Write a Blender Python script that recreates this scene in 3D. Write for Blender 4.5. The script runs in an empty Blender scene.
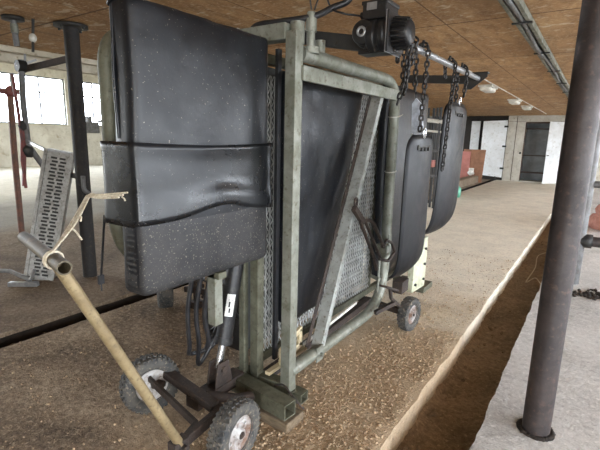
import bpy, math, random
import numpy as np
from mathutils import Vector, Matrix, noise

random.seed(7)
S = bpy.context.scene
COL = S.collection
PI = math.pi

# ------------------------------------------------------------------ camera
F_PX, EYE = 430.0, 1.5
_n = lambda v: np.array(v, float) / np.linalg.norm(v)
_Z = -_n([-50, -2105, -F_PX])
_Y = np.array([302, 86, -F_PX], float)
_Y = _n(_Y - _Z * _Y.dot(_Z))
_X = np.cross(_Y, _Z)
ROT = np.array([_X, _Y, _Z])
CAM = np.array([0, 0, EYE])


def P(px, py, ax, v):
    """world point where a sight line meets a plane of the room (used as a tape measure)"""
    d = ROT @ _n([px - 300, 225 - py, -F_PX])
    i = 'xyz'.index(ax)
    return Vector(CAM + (v - CAM[i]) / d[i] * d)


cd = bpy.data.cameras.new('camera')
cam = bpy.data.objects.new('camera', cd)
COL.objects.link(cam)
cd.sensor_width = 36
cd.lens = F_PX / 600 * 36
cd.clip_start = 0.02
M3 = Matrix([list(r) for r in ROT])
cam.matrix_world = Matrix.Translation((0, 0, EYE)) @ M3.to_4x4()
S.camera = cam


# ------------------------------------------------------------------ materials
def mat(name, c1, c2=None, c3=None, scale=6.0, rough=.6, rough2=None, metal=0.0, bump=0.0, bscale=40.0,
        speck=None, speck_scale=120.0, speck_amt=.1, stretch=(1, 1, 1), spec=.5, lo=.38, hi=.62, coat=0.0, detail=6.0):
    m = bpy.data.materials.new(name)
    m.use_nodes = True
    nt = m.node_tree
    N, L = nt.nodes, nt.links
    b = N['Principled BSDF']
    tc = N.new('ShaderNodeTexCoord')
    mp = N.new('ShaderNodeMapping')
    mp.inputs['Scale'].default_value = stretch
    L.new(tc.outputs['Object'], mp.inputs['Vector'])
    V = mp.outputs['Vector']

    def noise_(sc, det=detail, dist=0.0):
        n = N.new('ShaderNodeTexNoise')
        n.inputs['Scale'].default_value = sc
        n.inputs['Detail'].default_value = det
        n.inputs['Roughness'].default_value = .62
        n.inputs['Distortion'].default_value = dist
        L.new(V, n.inputs['Vector'])
        return n.outputs['Fac']

    def ramp(fac, a, z):
        r = N.new('ShaderNodeMapRange')
        r.inputs['From Min'].default_value = a
        r.inputs['From Max'].default_value = z
        L.new(fac, r.inputs['Value'])
        return r.outputs['Result']

    def mix(fac, a, c):
        x = N.new('ShaderNodeMix')
        x.data_type = 'RGBA'
        L.new(fac, x.inputs['Factor'])
        for k, v in ((6, a), (7, c)):
            if isinstance(v, tuple):
                x.inputs[k].default_value = (*v, 1)
            else:
                L.new(v, x.inputs[k])
        return x.outputs[2]

    col = c1
    if c2:
        f = ramp(noise_(scale, dist=.3), lo, hi)
        col = mix(f, c1, c2)
        if rough2 is not None:
            rr = N.new('ShaderNodeMapRange')
            rr.inputs['To Min'].default_value = rough
            rr.inputs['To Max'].default_value = rough2
            L.new(f, rr.inputs['Value'])
            L.new(rr.outputs['Result'], b.inputs['Roughness'])
    if c3:
        col = mix(ramp(noise_(scale * 3.7), .55, .72), col, c3)
    if speck:
        col = mix(ramp(noise_(speck_scale, 2.0), .74 - speck_amt, .80 - speck_amt), col, speck)
    if isinstance(col, tuple):
        b.inputs['Base Color'].default_value = (*col, 1)
    else:
        L.new(col, b.inputs['Base Color'])
    if rough2 is None or not c2:
        b.inputs['Roughness'].default_value = rough
    b.inputs['Metallic'].default_value = metal
    b.inputs['Specular IOR Level'].default_value = spec
    b.inputs['Coat Weight'].default_value = coat
    if bump:
        bn = N.new('ShaderNodeBump')
        bn.inputs['Strength'].default_value = bump
        bn.inputs['Distance'].default_value = .02
        L.new(noise_(bscale), bn.inputs['Height'])
        L.new(bn.outputs['Normal'], b.inputs['Normal'])
    return m


def pane_mat(name, tint, gloss=.08):
    m = bpy.data.materials.new(name)
    m.use_nodes = True
    nt = m.node_tree
    N, L = nt.nodes, nt.links
    N.remove(N['Principled BSDF'])
    t = N.new('ShaderNodeBsdfTransparent')
    t.inputs['Color'].default_value = (*tint, 1)
    g = N.new('ShaderNodeBsdfGlossy')
    g.inputs['Roughness'].default_value = .1
    x = N.new('ShaderNodeMixShader')
    x.inputs[0].default_value = gloss
    L.new(t.outputs[0], x.inputs[1])
    L.new(g.outputs[0], x.inputs[2])
    L.new(x.outputs[0], N['Material Output'].inputs['Surface'])
    return m


def s(r, g, b):
    f = lambda c: (c / 255 / 12.92 if c / 255 <= .04045 else ((c / 255 + .055) / 1.055) ** 2.4)
    return (f(r), f(g), f(b))


M = {}
M['vinyl'] = mat('black_vinyl', s(20, 21, 24), s(28, 30, 34), scale=5, rough=.30, rough2=.44, bump=.10, bscale=14,
                 speck=s(130, 122, 110), speck_scale=95, speck_amt=.06, spec=.36)
M['vinyl_dusty'] = mat('dusty_black_vinyl', s(32, 32, 34), s(50, 49, 49), scale=9, rough=.5, rough2=.62, bump=.12, bscale=25,
                       speck=s(104, 98, 88), speck_scale=120, speck_amt=.12, spec=.4)
M['vinyl_band'] = mat('smooth_black_rubber_sheet', s(17, 18, 20), s(25, 27, 31), scale=4, rough=.24, rough2=.36, bump=.05, bscale=9,
                      speck=s(130, 122, 110), speck_scale=100, speck_amt=.04, spec=.42)
M['rubber_belt'] = mat('black_belt_rubber', s(18, 19, 21), s(26, 27, 30), scale=8, rough=.36, rough2=.5, bump=.05, bscale=30, spec=.22)
M['galv'] = mat('weathered_galvanised_steel', s(138, 140, 130), s(114, 115, 102), s(90, 86, 68), scale=9, rough=.5, rough2=.68, metal=.45, bump=.08, bscale=60)
M['olive'] = mat('olive_grey_steel', s(104, 104, 88), s(82, 81, 66), s(64, 60, 46), scale=10, rough=.55, rough2=.7, metal=.3, bump=.1, bscale=50)
M['galv_light'] = mat('bright_zinc_steel', s(176, 180, 176), s(150, 152, 146), s(110, 104, 90), scale=12, rough=.42, rough2=.6, metal=.5, bump=.06, bscale=60)
M['mesh'] = mat('zinc_mesh', s(198, 200, 198), s(160, 160, 154), scale=14, rough=.5, metal=.35)
M['rust'] = mat('rusty_brown_steel', s(58, 46, 39), s(42, 35, 31), s(84, 68, 54), scale=14, rough=.75, bump=.3, bscale=70)
M['dark_steel'] = mat('black_painted_steel', s(40, 40, 40), s(56, 54, 50), scale=12, rough=.5, rough2=.65, metal=.2, bump=.1, bscale=60)
M['post'] = mat('dark_weathered_pipe', s(62, 54, 52), s(47, 41, 40), s(86, 68, 60), scale=9, rough=.5, rough2=.62, metal=.1, bump=.12, bscale=45)
M['post_black'] = mat('black_tarred_pipe', s(30, 28, 28), s(40, 37, 35), s(66, 56, 46), scale=9, rough=.7, bump=.15, bscale=45)
M['chain'] = mat('dark_chain_steel', s(36, 35, 35), s(62, 58, 55), scale=40, rough=.45, metal=.6)
M['tyre'] = mat('dusty_tyre_rubber', s(50, 51, 52), s(84, 81, 75), s(136, 126, 108), scale=16, rough=.8, bump=.15, bscale=90)
M['rim'] = mat('flaked_white_rim', s(186, 186, 186), s(156, 150, 142), s(104, 72, 54), scale=16, rough=.6, bump=.1)
M['rim_rust'] = mat('rusty_rim', s(104, 76, 58), s(180, 180, 178), s(78, 56, 44), scale=9, rough=.7, bump=.15)
M['wood_block'] = mat('raw_timber', s(122, 106, 84), s(92, 78, 60), scale=8, rough=.8, bump=.2, bscale=30, stretch=(1, 6, 6))
M['pine'] = mat('pale_pine_board', s(206, 192, 160), s(180, 164, 128), scale=8, rough=.7, stretch=(6, 1, 6))
M['pole'] = mat('pale_brass_painted_pipe', s(146, 130, 98), s(122, 106, 78), s(92, 78, 58), scale=14, rough=.5, metal=.15, bump=.08, bscale=70)
M['pole_dark'] = mat('bare_brownish_pipe', s(92, 82, 62), s(70, 62, 47), s(116, 102, 76), scale=12, rough=.6, metal=.1, bump=.08, bscale=60)
M['twine'] = mat('baling_twine', s(214, 206, 186), s(176, 164, 140), scale=60, rough=.9)
M['hose'] = mat('black_rubber_hose', s(26, 26, 28), s(40, 40, 42), scale=20, rough=.42)
M['chrome'] = mat('polished_rod', s(214, 216, 218), s(180, 182, 184), scale=20, rough=.2, metal=.95)
M['sticker'] = mat('white_label', s(222, 222, 218), s(196, 196, 190), scale=30, rough=.5)
M['ink'] = mat('label_ink', s(40, 40, 42), rough=.6)
M['sleeve'] = mat('pale_grey_webbing', s(196, 202, 212), s(150, 156, 166), scale=20, rough=.45)
M['sheet'] = mat('grey_backing', s(88, 90, 90), s(66, 66, 64), scale=5, rough=.7)
M['alu'] = mat('silver_aluminium', s(178, 180, 182), s(152, 154, 156), scale=18, rough=.4, metal=.7)
M['motor'] = mat('motor_black', s(27, 27, 29), s(38, 37, 37), s(58, 55, 51), scale=12, rough=.42, metal=.2, bump=.06, bscale=80)
M['white_pl'] = mat('pale_plastic', s(220, 218, 210), s(190, 186, 174), scale=10, rough=.5)
M['white_paint'] = mat('grubby_white_board', s(226, 229, 230), s(212, 214, 212), s(192, 190, 182), scale=3, rough=.6, bump=.03)
M['white_dusty'] = mat('dusty_white_board', s(198, 194, 182), s(180, 174, 160), s(158, 150, 132), scale=3, rough=.65, bump=.04)
M['inside'] = mat('grey_shelf_board', s(146, 150, 150), s(126, 128, 128), scale=3, rough=.7)
M['shelf'] = mat('dark_brown_wood', s(84, 66, 54), s(64, 50, 42), scale=6, rough=.7, stretch=(1, 5, 5))
M['red'] = mat('faded_red_paint', s(118, 58, 54), s(88, 50, 48), scale=14, rough=.55)
M['rust_pole'] = mat('reddish_rusted_pipe', s(112, 74, 58), s(86, 64, 54), s(70, 62, 58), scale=12, rough=.65, bump=.1)
M['grey_paint'] = mat('grey_pipe', s(112, 112, 112), s(88, 86, 84), scale=12, rough=.5, metal=.3)
M['tread'] = mat('grey_tread_metal', s(182, 182, 178), s(150, 148, 142), s(98, 92, 82), scale=14, rough=.55, metal=.35)
M['lamp'] = mat('lamp_cover', s(226, 224, 214), s(206, 202, 190), scale=8, rough=.35)
M['green_pl'] = mat('green_plastic', s(90, 168, 138), s(70, 140, 116), scale=8, rough=.4)
M['pale_green'] = mat('pale_green_steel', s(196, 200, 176), s(172, 172, 146), s(132, 122, 96), scale=10, rough=.6, bump=.06)
M['heap'] = mat('pinkish_sacking', s(176, 124, 108), s(150, 100, 86), scale=10, rough=.9, bump=.3)
M['card'] = mat('brown_board', s(150, 108, 82), s(126, 90, 68), scale=4, rough=.85)
M['card_pink'] = mat('pink_board', s(182, 120, 110), s(160, 104, 94), scale=4, rough=.85)
M['beam'] = mat('cream_painted_beam', s(206, 200, 182), s(184, 176, 154), s(140, 126, 100), scale=3, rough=.7, bump=.05)
M['render_wall'] = mat('cream_rendered_wall', s(204, 200, 188), s(184, 178, 164), s(160, 150, 132), scale=1.4, rough=.85, bump=.08, bscale=12)
M['dark_wall'] = mat('dark_boarded_wall', s(52, 46, 40), s(40, 36, 32), scale=3, rough=.85)
M['winframe'] = mat('window_bar_grey', s(120, 122, 122), s(96, 98, 98), scale=6, rough=.55, metal=.2)
M['pane'] = pane_mat('window_pane', (.97, .98, 1.0))
M['straw'] = mat('straw_chaff', s(194, 170, 138), s(146, 124, 98), s(92, 75, 58), scale=45, rough=.95)
M['muck'] = mat('dark_muck', s(52, 43, 35), s(36, 30, 25), scale=9, rough=.95, bump=.3)


def floor_mat(name, cols, stops, sc, bump, bscale, axis_mix=None, mid=None):
    """layered dirt over concrete: several noise scales; axis_mix = (axis, a, b, colour) fades to another colour along an axis"""
    m = bpy.data.materials.new(name)
    m.use_nodes = True
    nt = m.node_tree
    N, L = nt.nodes, nt.links
    b = N['Principled BSDF']
    b.inputs['Roughness'].default_value = .93
    b.inputs['Specular IOR Level'].default_value = .2
    tc = N.new('ShaderNodeTexCoord')
    O = tc.outputs['Object']

    def no(scale, det=8, rough=.65, dist=.2, st=(1, 1, 1)):
        mp = N.new('ShaderNodeMapping')
        mp.inputs['Scale'].default_value = st
        L.new(O, mp.inputs['Vector'])
        n = N.new('ShaderNodeTexNoise')
        n.inputs['Scale'].default_value = scale
        n.inputs['Detail'].default_value = det
        n.inputs['Roughness'].default_value = rough
        n.inputs['Distortion'].default_value = dist
        L.new(mp.outputs['Vector'], n.inputs['Vector'])
        return n.outputs['Fac']

    def mr(v, a, z, lo=0, hi=1):
        r = N.new('ShaderNodeMapRange')
        r.inputs['From Min'].default_value = a
        r.inputs['From Max'].default_value = z
        r.inputs['To Min'].default_value = lo
        r.inputs['To Max'].default_value = hi
        L.new(v, r.inputs['Value'])
        return r.outputs['Result']

    def mix(f, a, c):
        x = N.new('ShaderNodeMix')
        x.data_type = 'RGBA'
        L.new(f, x.inputs['Factor'])
        for k, v in ((6, a), (7, c)):
            if isinstance(v, tuple):
                x.inputs[k].default_value = (*v, 1)
            else:
                L.new(v, x.inputs[k])
        return x.outputs[2]

    def math_(op, a, c):
        x = N.new('ShaderNodeMath')
        x.operation = op
        for k, v in enumerate((a, c)):
            if isinstance(v, (int, float)):
                x.inputs[k].default_value = v
            else:
                L.new(v, x.inputs[k])
        return x.outputs[0]

    cr = N.new('ShaderNodeValToRGB')
    el = cr.color_ramp.elements
    for i, (p, c) in enumerate(zip(stops, cols)):
        e = el[i] if i < 2 else el.new(p)
        e.position = p
        e.color = (*c, 1)
    big = no(sc, dist=.6)
    fine = no(sc * 22, 6)
    v = math_('ADD', math_('ADD', math_('MULTIPLY', big, .46), math_('MULTIPLY', fine, .34)), math_('MULTIPLY', no(sc * 70, 3), .20))
    L.new(v, cr.inputs['Fac'])
    col = cr.outputs['Color']
    if axis_mix:
        for (ax, a, z, c, wob) in axis_mix:
            sx = N.new('ShaderNodeSeparateXYZ')
            L.new(O, sx.inputs[0])
            w = math_('ADD', sx.outputs['XYZ'.index(ax)], math_('MULTIPLY', math_('SUBTRACT', no(1.1, 8), .5), wob))
            col = mix(mr(w, a, z), col, mix(mr(no(3.0, 8), .4, .66), c, tuple(x * .84 for x in c)))
    col = mix(mr(no(26, 5), .55, .66, 0, .34), col, tuple(x * .75 for x in cols[0]))
    col = mix(mr(no(34, 5), .56, .66, 0, .55), col, tuple(x * 1.25 for x in cols[-1]))
    col = mix(mr(no(90, 3), .62, .72, 0, .55), col, tuple(x * 1.5 for x in cols[-1]))
    col = mix(mr(no(60, 3), .64, .72, 0, .5), col, tuple(x * .5 for x in cols[0]))
    L.new(col, b.inputs['Base Color'])
    bn = N.new('ShaderNodeBump')
    bn.inputs['Strength'].default_value = bump
    bn.inputs['Distance'].default_value = .035
    h = math_('ADD', no(bscale, 8), math_('MULTIPLY', no(bscale * 5, 4), .5))
    L.new(h, bn.inputs['Height'])
    L.new(bn.outputs['Normal'], b.inputs['Normal'])
    return m


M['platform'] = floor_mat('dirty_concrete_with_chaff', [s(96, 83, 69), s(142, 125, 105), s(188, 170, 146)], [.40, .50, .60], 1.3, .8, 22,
                          [('X', -1.95, -1.15, s(196, 172, 142), .9), ('Y', 2.9, 4.6, s(240, 231, 212), 3.0)])  # chaff and clean concrete, plus brighter light painted in towards gutter and far end
M['gutter'] = floor_mat('dried_dung_channel', [s(94, 80, 63), s(132, 114, 92), s(164, 144, 118)], [.38, .5, .62], 1.5, .6, 14)
M['concrete'] = floor_mat('pale_concrete', [s(158, 156, 152), s(196, 194, 190), s(216, 214, 210)], [.38, .5, .62], 1.2, .45, 14)
M['leftfloor'] = floor_mat('worn_stall_floor', [s(92, 80, 67), s(126, 110, 92), s(152, 137, 118)], [.40, .5, .60], 1.1, .6, 16,
                           [('X', -6.9, -7.8, s(142, 138, 130), .5), ('X', -9.5, -11.5, s(196, 190, 176), 1.0)])


def ceiling_mat():
    m = bpy.data.materials.new('brown_chipboard_panels')
    m.use_nodes = True
    nt = m.node_tree
    N, L = nt.nodes, nt.links
    b = N['Principled BSDF']
    b.inputs['Roughness'].default_value = .75
    b.inputs['Specular IOR Level'].default_value = .25
    tc = N.new('ShaderNodeTexCoord')
    O = tc.outputs['Object']
    sx = N.new('ShaderNodeSeparateXYZ')
    L.new(O, sx.inputs[0])

    def mth(op, *a):
        x = N.new('ShaderNodeMath')
        x.operation = op
        for k, v in enumerate(a):
            if isinstance(v, (int, float)):
                x.inputs[k].default_value = v
            else:
                L.new(v, x.inputs[k])
        return x.outputs[0]

    def no(scale, st=(1, 1, 1), det=7, dist=.4):
        mp = N.new('ShaderNodeMapping')
        mp.inputs['Scale'].default_value = st
        L.new(O, mp.inputs['Vector'])
        n = N.new('ShaderNodeTexNoise')
        n.inputs['Scale'].default_value = scale
        n.inputs['Detail'].default_value = det
        n.inputs['Roughness'].default_value = .62
        n.inputs['Distortion'].default_value = dist
        L.new(mp.outputs['Vector'], n.inputs['Vector'])
        return n.outputs['Fac']

    def mix(f, a, c):
        x = N.new('ShaderNodeMix')
        x.data_type = 'RGBA'
        L.new(f, x.inputs['Factor'])
        for k, v in ((6, a), (7, c)):
            if isinstance(v, tuple):
                x.inputs[k].default_value = (*v, 1)
            else:
                L.new(v, x.inputs[k])
        return x.outputs[2]

    def mr(v, a, z, lo=0, hi=1):
        r = N.new('ShaderNodeMapRange')
        r.inputs['From Min'].default_value = a
        r.inputs['From Max'].default_value = z
        r.inputs['To Min'].default_value = lo
        r.inputs['To Max'].default_value = hi
        L.new(v, r.inputs['Value'])
        return r.outputs['Result']

    def line(c, period, off, w):
        t = mth('MODULO', mth('ADD', c, off), period)
        d = mth('MINIMUM', t, mth('SUBTRACT', period, t))
        return mth('LESS_THAN', d, w)

    # panel seams run across the barn every 1.83 m and along it every 1.22 m
    wx = mth('ADD', sx.outputs[0], mth('MULTIPLY', mth('SUBTRACT', no(.8), .5), .015))
    la = line(sx.outputs[1], 1.83, 20 * 1.83 - 4.06 + 1.83, .012)
    lb = line(wx, 1.22, 20 * 1.22 + .65 + .61, .006)
    col = mix(mr(no(1.2), .35, .65), s(158, 120, 82), s(190, 152, 108))
    col = mix(mr(no(3.5, (3, 1, 1)), .45, .65, 0, .8), col, s(138, 103, 70))
    col = mix(mr(no(26, (1, 2, 1)), .52, .68, 0, .6), col, s(230, 208, 174))
    # flaked, whitish patches, mostly over the left side
    pf = mth('ADD', no(5.0, (1, 1.6, 1), 9), mr(sx.outputs[0], -2.5, -6, 0, .05))
    col = mix(mr(pf, .595, .64, 0, .7), col, s(216, 200, 172))
    # dark damp staining
    col = mix(mr(no(.55), .56, .72, 0, .65), col, s(124, 100, 78))
    col = mix(mth('MULTIPLY', mth('MAXIMUM', la, lb), .8), col, s(92, 66, 44))
    L.new(col, b.inputs['Base Color'])
    bn = N.new('ShaderNodeBump')
    bn.inputs['Strength'].default_value = .25
    bn.inputs['Distance'].default_value = .01
    L.new(no(30), bn.inputs['Height'])
    L.new(bn.outputs['Normal'], b.inputs['Normal'])
    return m


M['ceiling'] = ceiling_mat()


# ------------------------------------------------------------------ mesh builder
def V3(p):
    return Vector(p)


def fillet(pts, r, n=8):
    pts = [V3(p) for p in pts]
    out = [pts[0]]
    for i in range(1, len(pts) - 1):
        a, b, c = pts[i - 1], pts[i], pts[i + 1]
        u, w = (a - b), (c - b)
        lu, lw = u.length, w.length
        u.normalize(); w.normalize()
        rr = r[i - 1] if isinstance(r, (list, tuple)) else r
        ang = u.angle(w)
        d = min(rr / max(math.tan(ang / 2), 1e-3), lu * .49, lw * .49)
        p0, p2 = b + u * d, b + w * d
        for k in range(n + 1):
            t = k / n
            out.append(p0 * (1 - t) ** 2 + b * 2 * t * (1 - t) + p2 * t * t)
    out.append(pts[-1])
    return out


def smooth_path(pts, n=8):
    pts = [V3(p) for p in pts]
    q = [pts[0] * 2 - pts[1]] + pts + [pts[-1] * 2 - pts[-2]]
    out = []
    for i in range(1, len(q) - 2):
        p0, p1, p2, p3 = q[i - 1:i + 3]
        for k in range(n):
            t = k / n
            out.append(.5 * ((2 * p1) + (p2 - p0) * t + (2 * p0 - 5 * p1 + 4 * p2 - p3) * t * t + (3 * p1 - p0 - 3 * p2 + p3) * t ** 3))
    out.append(pts[-1])
    return out


class MB:
    def __init__(self):
        self.v, self.f, self.sm = [], [], []

    def add(self, vs, fs, smooth=False):
        o = len(self.v)
        self.v += [tuple(p) for p in vs]
        self.f += [tuple(o + i for i in f) for f in fs]
        self.sm += [smooth] * len(fs)
        return self

    def box(self, a, b):
        (x0, y0, z0), (x1, y1, z1) = [min(p, q) for p, q in zip(a, b)], [max(p, q) for p, q in zip(a, b)]
        vs = [(x, y, z) for z in (z0, z1) for y in (y0, y1) for x in (x0, x1)]
        return self.add(vs, [(0, 2, 3, 1), (4, 5, 7, 6), (0, 1, 5, 4), (2, 6, 7, 3), (0, 4, 6, 2), (1, 3, 7, 5)])

    def bar(self, p, q, w, h, up=(0, 0, 1)):
        """box from p to q; w across, h along up"""
        p, q = V3(p), V3(q)
        d = (q - p).normalized()
        u = V3(up)
        a = d.cross(u)
        if a.length < 1e-4:
            a = d.cross(V3((1, 0, 0)))
        a.normalize()
        u = a.cross(d)
        vs = [c + a * (sa * w / 2) + u * (su * h / 2) for c in (p, q) for sa, su in ((-1, -1), (1, -1), (1, 1), (-1, 1))]
        return self.add(vs, [(0, 3, 2, 1), (4, 5, 6, 7), (0, 1, 5, 4), (1, 2, 6, 5), (2, 3, 7, 6), (3, 0, 4, 7)])

    def hollow(self, p, q, w, h, t=.005, up=(0, 0, 1)):
        """rectangular tube with open ends"""
        p, q = V3(p), V3(q)
        d = (q - p).normalized()
        a = d.cross(V3(up)).normalized()
        u = a.cross(d)
        vs = []
        for c in (p, q):
            for k in (1, 0):
                ww, hh = (w / 2, h / 2) if k else (w / 2 - t, h / 2 - t)
                vs += [c + a * (sa * ww) + u * (su * hh) for sa, su in ((-1, -1), (1, -1), (1, 1), (-1, 1))]
        fs = []
        for i in range(4):
            j = (i + 1) % 4
            fs += [(i, j, 8 + j, 8 + i), (4 + j, 4 + i, 12 + i, 12 + j), (j, i, 4 + i, 4 + j), (8 + i, 8 + j, 12 + j, 12 + i)]
        return self.add(vs, fs)

    def tube(self, path, r, n=12, closed=False, caps=True, inner=None):
        path = [V3(p) for p in path]
        if not closed:
            path = [p for i, p in enumerate(path) if i == 0 or (p - path[i - 1]).length > 1e-5]
        m = len(path)
        tang = []
        for i in range(m):
            a = path[(i - 1) % m] if closed or i else path[0]
            b = path[(i + 1) % m] if closed or i < m - 1 else path[-1]
            tang.append((b - a).normalized())
        ref = V3((0, 0, 1)) if abs(tang[0].z) < .9 else V3((1, 0, 0))
        u = (ref - tang[0] * ref.dot(tang[0])).normalized()
        vs, fs = [], []
        for i in range(m):
            u = (u - tang[i] * u.dot(tang[i])).normalized()
            w = tang[i].cross(u)
            rr = r[i] if isinstance(r, (list, tuple)) else r
            vs += [path[i] + (u * math.cos(2 * PI * k / n) + w * math.sin(2 * PI * k / n)) * rr for k in range(n)]
        for i in range(m if closed else m - 1):
            j = (i + 1) % m
            for k in range(n):
                l = (k + 1) % n
                fs.append((i * n + k, i * n + l, j * n + l, j * n + k))
        self.add(vs, fs, True)
        if caps and not closed and not inner:
            self.add([vs[k] for k in range(n)], [tuple(range(n))[::-1]])
            self.add([vs[(m - 1) * n + k] for k in range(n)], [tuple(range(n))])
        if inner:   # open pipe: inner bore and end rings
            vi, fi = [], []
            u = (ref - tang[0] * ref.dot(tang[0])).normalized()
            for i in range(m):
                u = (u - tang[i] * u.dot(tang[i])).normalized()
                w = tang[i].cross(u)
                vi += [path[i] + (u * math.cos(2 * PI * k / n) + w * math.sin(2 * PI * k / n)) * inner for k in range(n)]
            for i in range(m - 1):
                for k in range(n):
                    l = (k + 1) % n
                    fi.append((i * n + l, i * n + k, (i + 1) * n + k, (i + 1) * n + l))
            self.add(vi, fi, True)
            for e, flip in ((0, True), (m - 1, False)):
                ring = [vs[e * n + k] for k in range(n)] + [vi[e * n + k] for k in range(n)]
                rf = [(k, (k + 1) % n, n + (k + 1) % n, n + k) for k in range(n)]
                self.add(ring, [q[::-1] if flip else q for q in rf])
        return self

    def cyl(self, p, q, r, n=16, r2=None):
        return self.tube([p, q], [r, r if r2 is None else r2], n)

    def lathe(self, c, axis, prof, n=28, smooth=True):
        """prof: list of (radius, offset along axis)"""
        c, ax = V3(c), V3(axis).normalized()
        ref = V3((0, 0, 1)) if abs(ax.z) < .9 else V3((1, 0, 0))
        u = (ref - ax * ref.dot(ax)).normalized()
        w = ax.cross(u)
        vs = [c + ax * o + (u * math.cos(2 * PI * k / n) + w * math.sin(2 * PI * k / n)) * r for r, o in prof for k in range(n)]
        fs = [(i * n + k, i * n + (k + 1) % n, (i + 1) * n + (k + 1) % n, (i + 1) * n + k)
              for i in range(len(prof) - 1) for k in range(n)]
        return self.add(vs, fs, smooth)

    def prism(self, pts, ext):
        pts = [V3(p) for p in pts]
        e = V3(ext)
        n = len(pts)
        vs = pts + [p + e for p in pts]
        fs = [tuple(range(n))[::-1], tuple(range(n, 2 * n))] + [(i, (i + 1) % n, n + (i + 1) % n, n + i) for i in range(n)]
        return self.add(vs, fs)

    def ball(self, c, r, seed=0, jit=.25, sub=6):
        c = V3(c)
        n, m = sub + 2, sub
        vs, fs = [], []
        rx = r if isinstance(r, (tuple, list)) else (r, r, r)
        for i in range(m + 1):
            for k in range(n):
                a, b = PI * i / m, 2 * PI * k / n
                d = V3((math.sin(a) * math.cos(b), math.sin(a) * math.sin(b), math.cos(a)))
                j = 1 + jit * noise.noise(d * 1.7 + V3((seed * 3.1, seed, -seed)))
                vs.append(c + V3((d.x * rx[0], d.y * rx[1], d.z * rx[2])) * j)
        for i in range(m):
            for k in range(n):
                l = (k + 1) % n
                fs.append((i * n + k, (i + 1) * n + k, (i + 1) * n + l, i * n + l))
        return self.add(vs, fs, True)

    def build(self, name, material, parent=None, bevel=0.0, origin=None, solid=0.0):
        me = bpy.data.meshes.new(name)
        off = V3(origin) if origin is not None else V3((0, 0, 0))
        me.from_pydata([V3(p) - off for p in self.v], [], self.f)
        me.polygons.foreach_set('use_smooth', self.sm)
        me.materials.append(material)
        me.update()
        bm_fix(me)
        o = bpy.data.objects.new(name, me)
        COL.objects.link(o)
        if parent is not None:
            o.parent = parent
            if parent.type == 'EMPTY':
                o.matrix_parent_inverse = Matrix.Translation(-parent.location)
        o.location = off
        if solid:
            md = o.modifiers.new('thickness', 'SOLIDIFY')
            md.thickness = solid
        if bevel:
            md = o.modifiers.new('edges', 'BEVEL')
            md.width = bevel
            md.segments = 2
            md.limit_method = 'ANGLE'
        return o


def bm_fix(me):
    import bmesh
    b = bmesh.new()
    b.from_mesh(me)
    bmesh.ops.recalc_face_normals(b, faces=b.faces)
    b.to_mesh(me)
    b.free()


def thing(name, loc, label, cat, group=None):
    o = bpy.data.objects.new(name, None)
    COL.objects.link(o)
    o.location = loc
    o.empty_display_size = .1
    o['label'] = label
    o['category'] = cat
    if group:
        o['group'] = group
    return o


def tag(o, label, cat, group=None, kind=None):
    o['label'] = label
    o['category'] = cat
    if group:
        o['group'] = group
    if kind:
        o['kind'] = kind
    return o


def struct(o, label=None):
    o['kind'] = 'structure'
    if label:
        o['label'] = label
    return o


def lab(o, text):
    o['label'] = text
    return o


def cushion(y0, y1, z0, z1, x0, x1, r=.04, puff=.012, seed=0, cuts=34, warp=None, nz=.006):
    """upholstered pad: rounded box with a soft belly and shallow creases"""
    mb = MB()
    lo, hi = V3((x0, y0, z0)), V3((x1, y1, z1))
    c, hs = (lo + hi) / 2, (hi - lo) / 2
    ilo, ihi = lo + V3((r, r, r)), hi - V3((r, r, r))
    for i in range(3):
        if ilo[i] > ihi[i]:
            ilo[i] = ihi[i] = c[i]
    for ax in range(3):
        a, b = (ax + 1) % 3, (ax + 2) % 3
        na = max(3, int(cuts * hs[a] / max(hs)))
        nb = max(3, int(cuts * hs[b] / max(hs)))
        for sgn in (-1, 1):
            vs, fs = [], []
            for i in range(na + 1):
                for j in range(nb + 1):
                    p = V3((0, 0, 0))
                    p[ax] = sgn
                    p[a] = -1 + 2 * i / na
                    p[b] = -1 + 2 * j / nb
                    q = V3([c[k] + p[k] * hs[k] for k in range(3)])
                    cl = V3([min(max(q[k], ilo[k]), ihi[k]) for k in range(3)])
                    d = q - cl
                    if d.length > 1e-6:
                        q = cl + d.normalized() * r
                    u, w = (q.y - c.y) / hs.y, (q.z - c.z) / hs.z
                    bel = (1 - u ** 4) * (1 - w ** 4)
                    q.x += (1 if q.x > c.x else -1) * puff * bel
                    nv = noise.noise(V3((q.y * 3.2 + seed, q.z * 3.2, q.x * 2)))
                    n2 = noise.noise(V3((q.y * 13 + seed, q.z * 8, q.x * 11)))
                    q += V3((nv, nv * .5, n2 * .6)) * nz
                    q.x += n2 * nz * .4
                    if warp:
                        q = warp(q)
                    vs.append(q)
            for i in range(na):
                for j in range(nb):
                    fs.append((i * (nb + 1) + j, (i + 1) * (nb + 1) + j, (i + 1) * (nb + 1) + j + 1, i * (nb + 1) + j + 1))
            mb.add(vs, fs, True)
    return mb


def merge(o, d=.0005):
    import bmesh
    b = bmesh.new()
    b.from_mesh(o.data)
    bmesh.ops.remove_doubles(b, verts=b.verts, dist=d)
    bmesh.ops.recalc_face_normals(b, faces=b.faces)
    b.to_mesh(o.data)
    b.free()
    return o


# ================================================================== THE SETTING
GL, GR = -0.70, -0.335           # gutter beside the platform
TL0, TL1 = -3.53, -3.285         # narrow channel on the other side
YB, YE = -4.0, 20.5              # barn ends
CZ = 2.5


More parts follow.
